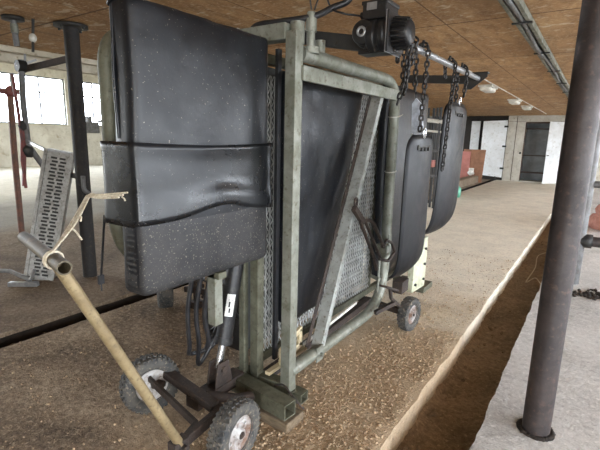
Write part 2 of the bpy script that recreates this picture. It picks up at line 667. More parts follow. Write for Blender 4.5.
def slab(name, x0, x1, y0, y1, material, depth, amp, edge=0.0, nx=40, ny=160, seed=0, yfine=None):
    """floor slab with an uneven top, ragged long edges and real side faces"""
    mb = MB()
    ys = []
    for j in range(ny + 1):
        t = j / ny
        ys.append(y0 + (y1 - y0) * (t ** 1.0))
    if yfine:
        ys = sorted(set([y0, y1] + [yfine[0] + (yfine[1] - yfine[0]) * j / ny for j in range(ny + 1)] +
                        [y0 + (y1 - y0) * j / 20 for j in range(21)]))
    xs = [x0 + (x1 - x0) * i / nx for i in range(nx + 1)]
    W = nx + 1
    vs, fs = [], []
    for y in ys:
        for i, x in enumerate(xs):
            e = edge * (noise.noise(V3((y * 5 + seed, x, 3))) + .6 * noise.noise(V3((y * 21 + seed, x, 7)))) if i in (0, nx) else 0
            z = amp * (noise.noise(V3((x * 2.3, y * 2.3, seed))) + .5 * noise.noise(V3((x * 9, y * 9, seed + 4))))
            if i in (0, nx):
                z -= abs(e) * .4
            vs.append((x + e, y, z))
    for j in range(len(ys) - 1):
        for i in range(nx):
            fs.append((j * W + i, j * W + i + 1, (j + 1) * W + i + 1, (j + 1) * W + i))
    mb.add(vs, fs, True)
    for i in (0, nx):
        side, sf = [], []
        for j in range(len(ys)):
            t = vs[j * W + i]
            side += [t, (t[0], t[1], -depth)]
        for j in range(len(ys) - 1):
            sf.append((2 * j, 2 * j + 1, 2 * j + 3, 2 * j + 2))
        mb.add(side, sf, True)
    mb.box((x0 + .02, y0, -depth - .02), (x1 - .02, y1, -depth))
    return struct(mb.build(name, material))


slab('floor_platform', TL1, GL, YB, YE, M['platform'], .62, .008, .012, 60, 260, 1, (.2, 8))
slab('floor_right', GR, 6.0, YB, YE, M['concrete'], .34, .004, .010, 60, 220, 5, (.8, 8))
slab('floor_left', -20.0, TL0, YB, YE, M['leftfloor'], .62, .006, .012, 60, 120, 9)
mb = MB()
nx, ny = 12, 300
vs = []
for j in range(ny + 1):
    y = YB + (YE - YB) * j / ny
    for i in range(nx + 1):
        x = GL - .02 + (GR - GL + .04) * i / nx
        z = -.2 + .015 * noise.noise(V3((x * 5, y * 2.6, 0))) + .008 * noise.noise(V3((x * 17, y * 12, 2)))
        z += .035 * max(0, 1 - (x - GL) / .06) + .02 * max(0, (x - GR + .07) / .07)
        vs.append((x, y, z))
mb.add(vs, [(j * (nx + 1) + i, j * (nx + 1) + i + 1, (j + 1) * (nx + 1) + i + 1, (j + 1) * (nx + 1) + i)
            for j in range(ny) for i in range(nx)], True)
struct(mb.build('floor_gutter', M['gutter']))
_c = MB().box((TL0 - .03, YB, -.62), (TL1 + .03, YE, -.56))
_c.box((TL0 - .02, YB, -.56), (TL0 + .016, YE, -.035)).box((TL1 - .016, YB, -.56), (TL1 + .02, YE, -.035))
struct(_c.build('floor_channel', M['muck']))
struct(MB().box((-6.25, YB, CZ), (6.0, YE, CZ + .12)).build('ceiling', M['ceiling']))
struct(MB().box((-6.42, YB, CZ - .16), (-6.25, YE, CZ + .6)).build('trim_1', M['beam'], bevel=.01))
struct(MB().box((-20.3, YB, 4.9), (-6.3, YE, 5.0)).build('ceiling_high', M['beam']))
struct(MB().box((-6.33, YB, CZ + .1), (-6.27, YE, 4.95)).build('wall_upper', M['render_wall']))
struct(MB().box((-6.1, YB, 2.43), (-6.02, YE, 2.5)).build('trim_2', M['beam'], bevel=.01))


def window_wall(name, x, inward, spans, z0, z1, ztop, n0, material, transom, mull, thick=.25):
    mb = MB()
    xa, xb = (x - thick, x) if inward > 0 else (x, x + thick)
    mb.box((xa, YB, -.4), (xb, YE, z0))
    mb.box((xa, YB, z1), (xb, YE, ztop))
    edges = [YB] + [v for sp in spans for v in sp] + [YE]
    for i in range(0, len(edges), 2):
        mb.box((xa, edges[i], z0), (xb, edges[i + 1], z1))
    struct(mb.build(name, material))
    for k, (a, b) in enumerate(spans):
        xm = x - .1 * inward
        f = MB()
        for (p, q) in (((xm, a, z0 + .03), (xm, b, z0 + .03)), ((xm, a, z1 - .03), (xm, b, z1 - .03)),
                       ((xm, a, transom), (xm, b, transom))):
            f.bar(p, q, .07, .06)
        nm = max(1, round((b - a) / mull))
        for i in range(nm + 1):
            y = a + (b - a) * i / nm
            y = min(max(y, a + .03), b - .03)
            f.bar((xm, y, z0), (xm, y, z1), .05, .06, up=(0, 1, 0))
        o = struct(f.build('window_%d' % (n0 + k), M['winframe']))
        pn = MB().box((xm - .005, a, z0), (xm + .005, b, z1)).build('pane', M['pane'], o)
        w = MB().box((x - .02 * inward, a - .03, z0 - .05), (x + .07 * inward, b + .03, z0)).build('sill', M['beam'], o)


LSP = [(-3.4, -.2), (.2, 3.4), (3.8, 7.0), (7.3, 10.5), (10.75, 13.9), (14.2, 17.4), (17.7, 20.2)]
RSP = [(-3.5, -.3), (.1, 3.3), (3.7, 6.9), (7.3, 10.5), (10.9, 14.1), (14.5, 17.7)]
window_wall('wall_left', -20, 1, LSP, 1.78, 3.78, 4.95, 1, M['render_wall'], 3.13, 1.05)
window_wall('wall_right', 4.6, -1, RSP, .5, 2.38, 2.6, 8, M['render_wall'], 1.8, 1.05)
# end walls: the unseen near one has open doorways added to let daylight in
b = MB()
b.box((-20.3, YB - .25, -.4), (-19.2, YB, 5)).box((-13.2, YB - .25, -.4), (-5.4, YB, 5)).box((-19.2, YB - .25, 4.2), (-13.2, YB, 5)).box((4.2, YB - .25, -.4), (6, YB, 5)).box((-5.4, YB - .25, 2.3), (4.2, YB, 5)).box((-5.4, YB - .25, -.4), (1.6, YB, 2.3))
struct(b.build('wall_front', M['render_wall']))
struct(MB().box((-20.3, YE, -.4), (6.0, YE + .25, 5)).build('wall_back', M['dark_wall']))

# ================================================================== LIGHT
w = bpy.data.worlds.new('overcast_sky')
S.world = w
w.use_nodes = True
N, L = w.node_tree.nodes, w.node_tree.links
bg = N['Background']
tc = N.new('ShaderNodeTexCoord')
sx = N.new('ShaderNodeSeparateXYZ')
L.new(tc.outputs['Generated'], sx.inputs[0])
cr = N.new('ShaderNodeValToRGB')
e = cr.color_ramp.elements
e[0].position, e[0].color = .46, (.33, .34, .34, 1)
e[1].position, e[1].color = .54, (.90, .95, 1.0, 1)
x = e.new(1.0)
x.color = (.74, .86, 1.0, 1)
mr = N.new('ShaderNodeMapRange')
mr.inputs['From Min'].default_value = -1
L.new(sx.outputs[2], mr.inputs['Value'])
L.new(mr.outputs['Result'], cr.inputs['Fac'])
L.new(cr.outputs['Color'], bg.inputs['Color'])
bg.inputs['Strength'].default_value = 26.0


def portal(name, loc, rot, sx_, sy_):
    l = bpy.data.lights.new(name, 'AREA')
    l.shape = 'RECTANGLE'
    l.size, l.size_y = sx_, sy_
    l.cycles.is_portal = True
    o = bpy.data.objects.new(name, l)
    COL.objects.link(o)
    o.location = loc
    o.rotation_euler = rot
    return o


portal('daylight_portal', (4.88, (YB + YE) / 2, 1.44), (0, PI / 2, 0), 1.9, 24)
portal('daylight_portal', (-20.28, (YB + YE) / 2, 2.78), (0, -PI / 2, 0), 2.1, 24)
portal('daylight_portal', (-16.2, YB - .27, 2.1), (PI / 2, 0, 0), 6, 4.2)
portal('daylight_portal', (2.9, YB - .27, 1.15), (PI / 2, 0, 0), 2.7, 2.4)


def bulb(loc, power):
    pass


# ================================================================== THE TILT TABLE
XF = -1.25
T = thing('cattle_tilt_table', (-1.5, 2.4, 0),
          'upright cattle tilting table with black cushions, mesh and steel frame on small wheels', 'cattle crush')

# --- tubular gate in front, square post and braces
MB().bar((XF, 1.752, .13), (XF, 1.752, 1.985), .062, .062, up=(0, 1, 0)).build('front_post', M['galv'], T, .004)
lp = fillet([(XF, 1.80, 1.895), (XF, 3.0, 1.895), (XF, 3.0, .235), (XF, 1.76, .235)], [.2, .36], 12)
MB().tube(lp, .037, 18).build('gate_loop', M['galv'], T)
MB().bar((XF + .035, 1.77, 1.80), (XF + .035, 2.99, 1.80), .02, .07).build('cross_bar', M['galv'], T, .003)
d = MB()
p, q = V3((XF - .01, 2.73, 1.79)), V3((XF - .01, 2.045, .20))
dirv = (q - p).normalized()
ny_ = V3((1, 0, 0)).cross(dirv).normalized()
d.bar(p + V3((.032, 0, 0)) + ny_ * .004, q + V3((.032, 0, 0)) + ny_ * .004, .040, .007, up=(1, 0, 0))
for sg in (-1, 1):
    d.bar(p + ny_ * (.004 + .019 * sg), q + ny_ * (.004 + .019 * sg), .006, .07, up=(1, 0, 0))
d.build('diagonal_brace', M['galv_light'], T, .002)
MB().bar((XF - .05, 2.70, 1.77), (XF - .05, 2.01, .26), .035, .006, up=(1, 0, 0)).build('slotted_strip', M['rust'], T)
d = MB()
d.bar((XF + .03, 2.03, .19), (XF + .03, 2.03, .285), .07, .008, up=(1, 0, 0))
d.cyl((XF + .03, 2.03, .235), (XF + .055, 2.03, .235), .012, 6)
d.build('brace_foot', M['galv'], T)
# hinges on top of the post
h = MB()
h.cyl((XF, 1.775, 1.93), (XF, 1.775, 2.03), .034, 20)
h.cyl((XF + .02, 1.86, 1.90), (XF + .02, 1.86, 1.93), .045, 20)
h.cyl((XF + .02, 1.86, 1.93), (XF + .02, 1.86, 2.09), .021, 16)
h.cyl((XF + .02, 1.86, 2.0), (XF + .02, 1.86, 2.06), .028, 16)
h.cyl((XF, 1.98, 1.88), (XF, 1.98, 1.985), .026, 16)
h.build('hinge_pins', M['galv'], T)
h = MB()
h.tube(smooth_path([(XF + .02, 1.86, 2.1), (XF + .01, 1.85, 2.17), (XF - .01, 1.86, 2.22), (XF + .03, 1.88, 2.24), (XF + .05, 1.88, 2.18), (XF + .03, 1.87, 2.1)]), .0045, 6)
h.build('hanging_hook', M['chain'], T)
# two thin cable ties round the loop
for z in (1.66, 1.27):
    h = MB()
    h.tube([(XF + .04 * math.cos(a), 3.0 + .04 * math.sin(a), z + .008 * math.sin(a)) for a in [2 * PI * k / 16 for k in range(16)]], .004, 6, closed=True)
    if z > 1.5:
        h.bar((XF + .03, 3.02, z), (XF + .03, 3.09, z + .02), .006, .003)
    lab(h.build('cable_tie', M['white_pl'], T), 'pale cable tie round the pipe')

# --- back frame with mesh
MB().hollow((-1.6, 1.752, .125), (XF + .03, 1.752, .145), .065, .06).build('bottom_beam', M['olive'], T)
b = MB().bar((-1.62, 1.752, 1.985), (XF - .03, 1.752, 1.985), .075, .075)
b.build('top_beam', M['galv'], T, .004)
MB().bar((-1.66, 1.752, 1.985), (-1.62, 1.752, 1.985), .09, .09).build('beam_cap', M['dark_steel'], T, .004)
MB().tube([(-1.575, 1.714, 1.945), (-1.575, 1.79, 1.945), (-1.575, 1.79, 2.026), (-1.575, 1.714, 2.026)], .005, 6, closed=True).build('cable_tie', M['white_pl'], T)
MB().bar((-1.465, 1.742, .15), (-1.465, 1.742, .95), .055, .055, up=(0, 1, 0)).build('rear_post', M['olive'], T, .004)
MB().bar((-1.545, 1.72, .13), (-1.545, 1.72, 1.96), .04, .04, up=(0, 1, 0)).build('support_post', M['olive'], T, .006)
MB().bar((-1.46, 1.905, .18), (-1.46, 1.905, 1.95), .02, .03, up=(0, 1, 0)).build('rubber_edge_strip', M['hose'], T)
fr = MB()
fr.bar((-1.54, 3.34, .2), (-1.54, 3.34, 1.9), .04, .04, up=(0, 1, 0))
fr.bar((-1.52, 1.80, .2), (-1.52, 3.95, .2), .04, .05)
fr.bar((-1.52, 1.80, 1.9), (-1.52, 3.95, 1.9), .05, .05)
fr.bar((-1.52, 3.93, .2), (-1.52, 3.93, 1.9), .04, .04, up=(0, 1, 0))
fr.build('table_frame', M['olive'], T, .003)


def expanded(y0, y1, z0, z1, x, name, dy=.034, dz=.066, wd=.0052, th=.003):
    """expanded metal: interlaced zigzag strands with tilted bonds"""
    mb = MB()
    ncol = int((y1 - y0) / dy)
    nrow = int((z1 - z0) / dz)
    for c in range(ncol):
        for side in (0, 1):
            yy = y0 + c * dy
            pts = []
            for k in range(2 * nrow + 1):
                z = z0 + k * dz / 2
                a = (k + side) % 2
                y = yy + dy * (.5 + (.44 if a else 0.0) * (1 if side else -1)) if True else 0
                pts.append((x + (.004 if a else -.004), y, z))
            vs, fs = [], []
            for k, (px, py, pz) in enumerate(pts):
                vs += [(px - th, py - wd / 2, pz), (px - th, py + wd / 2, pz), (px + th, py + wd / 2, pz), (px + th, py - wd / 2, pz)]
                if k:
                    o = 4 * (k - 1)
                    for i in range(4):
                        j = (i + 1) % 4
                        fs.append((o + i, o + j, o + 4 + j, o + 4 + i))
            mb.add(vs, fs)
    return mb.build(name, M['mesh'], T)


expanded(1.76, 3.32, .235, 1.88, -1.51, 'mesh_panel')

MB().box((-1.60, 1.78, .24), (-1.59, 3.32, 1.88)).build('backing_sheet', M['sheet'], T)
# --- cushions
padA = merge(cushion(.955, 1.72, .885, 1.965, -1.50, -1.375, r=.022, puff=.014, seed=2, cuts=46, nz=.007).build('side_cushion', M['vinyl'], T))


def shell_path(z, x0=-1.575, x1=-1.360, y0=.943, y1=1.728, r=.022):
    pts = [(x0 + .03, y1 - .02, z), (x1, y1, z), (x1, y0, z), (x0, y0, z), (x0, y0 + .06, z)]
    return fillet(pts, r, 6)


bd = MB()
rows = 14
base = shell_path(0)
# resample the wrap evenly
seg = [0]
for i in range(1, len(base)):
    seg.append(seg[-1] + (base[i] - base[i - 1]).length)
NS = 90


def wrap_at(t):
    s_ = t * seg[-1]
    for i in range(1, len(base)):
        if s_ <= seg[i] + 1e-9:
            u = (s_ - seg[i - 1]) / max(seg[i] - seg[i - 1], 1e-9)
            return base[i - 1].lerp(base[i], u)
    return base[-1].copy()


vs, fs = [], []
cen = V3((-1.5, 1.33, 0))
for i in range(NS + 1):
    p = wrap_at(i / NS)
    front = p.x > -1.37
    u = (p.y - .925) / .81
    ztop = 1.470 - .012 * math.sin(PI * min(max(u, 0), 1)) - (.0 if front else .0)
    zbot = (1.165 - .02 * u + .045 * math.exp(-((u - .55) / .22) ** 2) * (1 if front else 0))
    if not front and p.x < -1.38:
        zbot = 1.165 - .01
    for j in range(rows + 1):
        t = j / rows
        z = ztop + (zbot - ztop) * t
        out = (p - cen)
        out.z = 0
        out.normalize()
        flare = .010 * max(0, t - .6) / .4 + .005 * max(0, .2 - t) / .2 + .003
        if front:
            flare += .006 * math.exp(-((u - .72) / .28) ** 2) * math.exp(-((t - .80) / .12) ** 2)
        q = p + V3((out.x * .3 + (1 if front else 0) * .9, out.y * .5, 0)) * flare
        q.z = z
        n1 = noise.noise(V3((q.x * 6, q.y * 4, z * 5)))
        q += V3((n1 * .006, n1 * .003, 0))
        vs.append(q)
for i in range(NS):
    for j in range(rows):
        fs.append((i * (rows + 1) + j, (i + 1) * (rows + 1) + j, (i + 1) * (rows + 1) + j + 1, i * (rows + 1) + j + 1))
bd.add(vs, fs, True)
lab(bd.build('cover_band', M['vinyl_band'], padA, solid=-.004), 'smooth black rubber band wrapped round the cushion')
# dusty lower cover of the cushion
cv = cushion(.955, 1.712, .872, 1.19, -1.51, -1.366, r=.034, puff=.008, seed=2, cuts=40, nz=.007)
lab(merge(cv.build('lower_cover', M['vinyl_dusty'], padA)), 'dust-caked lower part of the cover')
# ragged loose corner of the cover at the bottom and its frayed top seam
rg = MB()
rg.tube(smooth_path([(-1.39, .966, 1.955), (-1.43, .96, 1.965), (-1.47, .96, 1.96), (-1.495, .966, 1.945)]), .012, 8)
rg.tube(smooth_path([(-1.47, .958, 1.94), (-1.474, .953, 1.7), (-1.468, .955, 1.48)]), .006, 8)
rg.build('folded_hem', M['vinyl'], padA)
# the tubular loop behind the first cushion
lp2 = fillet([(-1.6, 1.70, 1.88), (-1.6, 1.01, 1.88), (-1.6, 1.01, .93), (-1.6, 1.70, .93)], [.13, .26], 12)
MB().tube(lp2, .036, 18).build('cushion_loop', M['olive'], T)


def taper(q):
    t = (1.82 - q.z) / 1.4
    u = (q.y - 1.82) / .95
    return V3((q.x, 1.93 + (q.y - 1.93) * (1 - .56 * t), q.z + .06 * u * max(0, t - .5)))


merge(cushion(1.93, 2.78, .40, 1.85, -1.485, -1.375, r=.03, puff=.016, seed=11, cuts=44, warp=taper, nz=.010).build('belly_cushion', M['vinyl'], T))
merge(cushion(3.22, 3.80, .33, 1.93, -1.47, -1.39, r=.03, puff=.010, seed=21, cuts=30, nz=.006).build('rump_cushion', M['vinyl'], T))
merge(cushion(3.86, 4.25, 1.2, 1.93, -1.49, -1.42, r=.02, puff=.006, seed=25, cuts=22, nz=.005).build('neck_cushion', M['vinyl'], T))

# loose strap with buckle hanging behind the first cushion
st = MB()
a_, z_ = P(106, 236, 'y', 1.10), P(101, 280, 'y', 1.10)
st.bar(a_ + V3((0, 0, .1)), z_, .012, .004, up=(1, 0, 0))
st.bar(z_ + V3((0, 0, .025)), z_ - V3((0, 0, .02)), .03, .014, up=(1, 0, 0))
st.cyl(z_, z_ - V3((0, 0, .055)), .004, 6)
st.build('hanging_strap', M['hose'], T, .002)

# --- overhead arms, winch shaft, motor
XS = -.91
b = MB()
b.bar((-1.50, 2.06, 2.05), (XS - .02, 2.06, P(362, 49, 'y', 2.06).z), .05, .07)
b.cyl((-1.2, 2.03, 1.98), (-1.2, 2.09, 1.98), .014, 8)
b.build('support_arm', M['dark_steel'], T, .003)
b = MB()
b.bar(P(404, 79, 'y', 3.93), P(474, 80, 'y', 3.93), .05, .065)
b.build('support_arm', M['dark_steel'], T, .003)
b = MB()
b.prism([(XS - .11, 3.90, 1.925), (XS - .05, 3.90, 1.925), (XS + .07, 3.90, 2.02), (XS + .07, 3.90, 2.06), (XS - .11, 3.90, 2.06)], (0, .012, 0))
b.prism([(XS - .11, 3.90, 2.05), (XS + .07, 3.90, 2.05), (XS + .07, 3.90, 2.062), (XS - .11, 3.90, 2.062)], (0, .08, 0))
b.build('end_bracket', M['dark_steel'], T, .002)
wsh = MB().cyl((XS, 2.1, 1.99), (XS, 3.93, 2.01), .019, 18).build('winch_shaft', M['alu'], T)

bo = P(361.5, 31.5, 'y', 1.93)                    # bore of the worm gear
mo = V3((bo.x + .075, 2.0, bo.z - .012))
b = MB()
b.lathe(bo, (0, -1, 0), [(0, .0), (.03, .0), (.052, -.004), (.056, -.012), (.056, -.05), (.066, -.055), (.066, -.16), (0, -.16)], 30)
b.box(bo + V3((-.04, .05, -.09)), bo + V3((.15, .15, -.072)))
b.box(bo + V3((0, .035, -.076)), bo + V3((.125, .14, .05)))
b.lathe(mo, (1, 0, 0), [(0, -.06), (.07, -.06), (.078, -.05), (.078, -.02), (.074, -.016), (.074, .0), (.078, .004), (.078, .03), (.073, .034), (.073, .05), (0, .05)], 32)
mot = b.build('gear_motor', M['motor'], T, .003)
b = MB()
b.lathe(mo, (1, 0, 0), [(.03, .068), (.066, .068), (.056, .135), (.05, .142), (.0, .142)], 28)
for k in range(20):
    a = 2 * PI * k / 20
    dv = V3((0, math.cos(a), math.sin(a)))
    b.bar(mo + dv * .066 + V3((.066, 0, 0)), mo + dv * .056 + V3((.132, 0, 0)), .005, .020, up=dv)
b.build('finned_housing', M['motor'], mot)
b = MB()
b.prism([mo + V3((.05, sy * .085, sz * .088)) for sy, sz in ((-1, -1), (1, -1), (1, 1), (-1, 1))], (.016, 0, 0))
b.build('flange', M['motor'], mot, .002)
b = MB()
b.prism([mo + V3((.053, sy * .0865, sz * .0895)) for sy, sz in ((-1, -1), (1, -1), (1, 1), (-1, 1))], (.003, 0, 0))
lab(b.build('gasket', M['alu'], mot), 'bare silver flange edge')
b = MB()
b.lathe(bo, (0, -1, 0), [(.013, .001), (.013, .007), (.024, .007), (.024, .0)], 24)
lab(b.build('bore_ring', M['alu'], mot), 'silver ring round the hollow bore')
b = MB()
b.box(mo + V3((-.085, -.05, .068)), mo + V3((.035, .09, .135)))
b.box(mo + V3((-.09, -.055, .130)), mo + V3((.04, .095, .148)))
b.cyl(mo + V3((-.115, .0, .10)), mo + V3((-.08, .0, .10)), .016, 12)
jb = b.build('junction_box', M['motor'], mot, .004)
lab(MB().box(mo + V3((-.06, -.058, .105)), mo + V3((-.01, -.055, .137))).build('data_plate', M['alu'], jb), 'blank silver data plate')
b = MB()
b.cyl(mo + V3((-.05, .02, .148)), mo + V3((-.05, .02, .21)), .013, 10)
b.cyl(mo + V3((-.05, .02, .148)), mo + V3((-.05, .02, .168)), .02, 6)
lab(b.build('cable_gland', M['alu'], mot), 'silver cable gland')
# cable from ceiling to the motor and a black conduit hose over the gate
b = MB()
b.tube(smooth_path([P(352, -6, 'y', 2.0) + V3((0, 0, .12)), P(350, -2, 'y', 2.0), P(332, 8, 'y', 1.95), P(312, 17, 'y', 1.86), V3((-1.38, 1.80, 2.05)), V3((-1.52, 1.77, 2.03)), V3((-1.62, 1.80, 1.9))]), .016, 10)
b.build('hydraulic_hose', M['hose'], T)
b = MB()
b.tube(smooth_path([P(322, 0, 'y', 1.95) + V3((0, 0, .1)), P(330, 6, 'y', 1.95), P(342, 13, 'y', 1.92), mo + V3((-.115, .0, .10))]), .005, 8)
b.build('power_cable', M['hose'], mot)


# --- chains
def chain(path, name, parent, L_=.047, wd=.034, r=.0066):
    path = [V3(p) for p in path]
    seg = [0]
    for i in range(1, len(path)):
        seg.append(seg[-1] + (path[i] - path[i - 1]).length)
    pitch = L_ - 2.6 * r
    mb = MB()
    n = int(seg[-1] / pitch)
    rnd = random.Random(len(path) * 7 + int(seg[-1] * 100))
    twist = rnd.random() * 3
    for k in range(n):
        s_ = (k + .5) * pitch
        for i in range(1, len(path)):
            if s_ <= seg[i]:
                break
        c = path[i - 1].lerp(path[i], (s_ - seg[i - 1]) / (seg[i] - seg[i - 1]))
        t = (path[i] - path[i - 1]).normalized()
        ref = V3((1, .3, 0)) if abs(t.z) > .5 else V3((0, 0, 1))
        u = (ref - t * ref.dot(t)).normalized()
        w_ = t.cross(u)
        a = twist + (PI / 2 if k % 2 else 0) + rnd.uniform(-.25, .25)
        side = u * math.cos(a) + w_ * math.sin(a)
        hl, hw = L_ / 2 - wd / 2, wd / 2 - r
        pts = []
        for q in range(6):
            ang = -PI / 2 + PI * q / 5
            pts.append(c + t * (hl + hw * math.cos(ang)) + side * (hw * math.sin(ang)))
        for q in range(6):
            ang = PI / 2 + PI * q / 5
            pts.append(c + t * (-hl + hw * math.cos(ang)) + side * (hw * math.sin(ang)))
        mb.tube(pts, r, 6, closed=True)
    return mb.build(name, M['chain'], parent)


def over_shaft(y, z_end, x_end=None, y_end=None, back=.16):
    """short tail behind, round the top of the shaft, then down the front"""
    x_end = XS + .025 if x_end is None else x_end
    y_end = y if y_end is None else y_end
    zt = 2.0
    pts = [(XS - .034, y + .03, zt - back)]
    for k in range(7):
        a = PI - PI * k / 6
        pts.append((XS + .034 * math.cos(a), y + .015, zt + .034 * math.sin(a)))
    pts.append((x_end, y_end, z_end))
    return pts


chain(over_shaft(2.235, 1.72, back=.10), 'lifting_chain', T)
chain(over_shaft(2.33, 1.68, x_end=XS - .05, back=.2), 'lifting_chain', T)
c1 = chain(over_shaft(2.52, 1.535, back=.22), 'lifting_chain', T)
chain(over_shaft(3.08, 1.27, y_end=3.03, back=.08), 'lifting_chain', T)
chain(over_shaft(3.40, 1.79, back=.25), 'lifting_chain', T)
b = MB()
for y in (2.24, 2.34, 2.53, 3.06, 3.37, 3.43):
    MB().bar((XS, y, 2.0), (XS + .005, y, 2.055), .012, .014, up=(0, 1, 0)).build('shaft_lug', M['dark_steel'], wsh)


def belt(yc, ztop, width, prof, name):
    """broad rubber sling: prof is the run (x, z) from the chain down and in under the table"""
    path = smooth_path([(x_, 0, z) for x_, z in prof], 8)
    mb = MB()
    n = len(path)
    th = .009
    vs, fs = [], []
    m = 12
    tot = 0
    for i, p in enumerate(path):
        if i:
            tot += (p - path[i - 1]).length
        t = (path[min(i + 1, n - 1)] - path[max(i - 1, 0)]).normalized()
        nrm = V3((-t.z, 0, t.x))
        # shoulders near the chain, rounded tail
        hw = width / 2 * min(1, .62 + .38 * math.sqrt(min(tot / .07, 1)))
        end = (n - 1 - i) / (n - 1)
        if end < .12:
            hw *= .75 + .25 * math.sqrt(max(0, 1 - (1 - end / .12) ** 2))
        for k in range(m + 1):
            u = -1 + 2 * k / m
            cup = .022 * (u * u - .4)
            for sg in (1, -1):
                vs.append(p + nrm * (sg * th / 2) + nrm * -cup + V3((0, yc + u * hw, 0)))
    W = 2 * (m + 1)
    for i in range(n - 1):
        for k in range(m):
            a = i * W + 2 * k
            fs.append((a, a + 2, a + W + 2, a + W))
            fs.append((a + 1, a + W + 1, a + W + 3, a + 3))
        a = i * W
        fs.append((a, a + W, a + W + 1, a + 1))
        a = i * W + 2 * m
        fs.append((a, a + 1, a + W + 1, a + W))
    for i in (0, n - 1):
        for k in range(m):
            a = i * W + 2 * k
            fs.append((a, a + 1, a + 3, a + 2))
    mb.add(vs, fs, True)
    o = mb.build(name, M['rubber_belt'], T)
    b = MB()
    for dy in (-.06, 0, .06):
        b.cyl((prof[0][0] - .01, yc + dy, ztop - .085), (prof[0][0] + .022, yc + dy, ztop - .085), .012, 8)
    b.bar((prof[0][0] + .008, yc - .11, ztop - .075), (prof[0][0] + .008, yc + .11, ztop - .075), .008, .03)
    lab(b.build('clamp_plate', M['dark_steel'], o), 'bolted clamp plate')
    b = MB()
    b.tube([(prof[0][0] + .012 + .0 * k, yc - .03 + .022 * math.cos(a), ztop + .012 + .03 * math.sin(a)) for k, a in enumerate([2 * PI * j / 14 for j in range(14)])], .006, 6, closed=True)
    b.build('shackle', M['chrome'], o)
    return o


belt(2.64, 1.53, .46, [(-.90, 1.53), (-.905, 1.3), (-.905, 1.05), (-.905, .88), (-.912, .755), (-.935, .68), (-.98, .635)], 'belly_belt')
belt(3.36, 1.77, .60, [(-.90, 1.77), (-.905, 1.5), (-.91, 1.22), (-.915, 1.04), (-.93, .92), (-.965, .835), (-1.02, .795)], 'belly_belt')
# bright sleeve over the chain above the first belt
b = MB()
b.prism([P(411, 133, 'y', 2.7), P(412, 104, 'y', 2.7), P(416, 98, 'y', 2.7), P(421, 104, 'y', 2.7), P(423, 134, 'y', 2.7)], (0, .02, 0))
lab(b.build('webbing_sleeve', M['sleeve'], T), 'shiny grey webbing tail behind the chain')

# --- latch on the gate
b = MB()
lx = XF + .075
Q = lambda px, py: P(px, py, 'x', lx)
b.tube([Q(356, 202) + V3((0, .018 * math.cos(a), .024 * math.sin(a))) for a in [2 * PI * k / 14 for k in range(14)]], .0075, 8, closed=True)
b.bar(Q(354, 208), Q(363, 222), .035, .03, up=(1, 0, 0))
b.bar(Q(360, 221), Q(376, 262), .016, .02, up=(1, 0, 0))
b.bar(Q(365, 221), Q(381, 259), .012, .018, up=(1, 0, 0))
b.bar(Q(374, 258), Q(377, 270), .022, .02, up=(1, 0, 0))
la_ = b.build('latch', M['rust'], T, .002)
b = MB()
b.tube(fillet([Q(361, 221), Q(370, 220), Q(374, 224), Q(384, 247)], .02, 5), .012, 8)
b.tube(fillet([Q(379, 259), Q(388, 261), Q(395, 252), Q(392, 243), Q(387, 240), Q(382, 247)], .012, 5), .0115, 8)
b.build('latch_handle', M['rust'], la_)
b = MB()
b.bar((XF + .01, 3.0, .66), (XF + .01, 3.0, .80), .05, .05, up=(0, 1, 0))
b.bar((XF - .04, 2.93, .70), (XF + .05, 2.93, .70), .05, .06)
b.build('latch_keeper', M['galv'], T, .003)
b = MB()
b.bar((XF, 2.90, .36), (XF, 2.90, .62), .025, .008, up=(1, 0, 0))
b.cyl((XF - .05, 2.89, .48), (XF + .03, 2.85, .48), .014, 8)
b.build('stop_bracket', M['galv'], T)

# --- chassis
b = MB()
b.hollow((-1.60, 1.66, .125), (-1.135, 1.615, .125), .085, .085, .006)
b.build('chassis_tube', M['olive'], T)
b = MB()
b.hollow((-1.60, 1.80, .085), (-1.17, 1.80, .085), .07, .06, .006)
b.build('chassis_tube', M['olive'], T)
b = MB()
b.tube(smooth_path([(-1.31, 1.71, .15), (-1.26, 1.72, .17), (-1.2, 1.70, .155), (-1.15, 1.70, .12), (-1.12, 1.72, .08)]), .006, 6)
b.build('rusty_wire', M['rust'], T)
# timber packing and pale board below the mesh
wb = MB().bar((-1.36, 1.665, .029), (-1.13, 1.66, .029), .15, .056).build('timber_block', M['wood_block'], None, .006, origin=(-1.25, 1.69, 0))
tag(wb, 'rough timber block packed under the square steel tube behind the front tyre', 'timber block')
b = MB()
b.bar((XF - .10, 1.81, .30), (XF - .10, 2.02, .37), .02, .03)
b.bar((XF - .10, 1.81, .23), (XF - .10, 2.02, .27), .02, .035)
b.bar((XF - .10, 1.83, .24), (XF - .10, 1.83, .31), .02, .03, up=(0, 1, 0))
b.bar((XF - .10, 2.005, .26), (XF - .10, 2.005, .37), .02, .03, up=(0, 1, 0))
lab(b.build('wooden_slats', M['pine'], T, .002), 'pale wooden slats under the mesh')
MB().bar((XF - .12, 1.72, .20), (XF - .12, 2.1, .20), .03, .02).build('pale_tube', M['pine'], T)
MB().bar((XF - .1, 2.05, .245), (XF - .1, 2.75, .30), .012, .02).build('lower_rod', M['white_pl'], T)
MB().bar((-1.40, 1.36, .62), (-1.40, 1.36, .9), .05, .05, up=(0, 1, 0)).build('stub_leg', M['galv'], T, .003)
b = MB()
b.bar((-1.44, 1.05, .868), (-1.44, 1.75, .868), .03, .012)
b.bar((-1.58, 1.36, .87), (-1.35, 1.36, .87), .05, .03)
b.build('cushion_bearer', M['olive'], T)

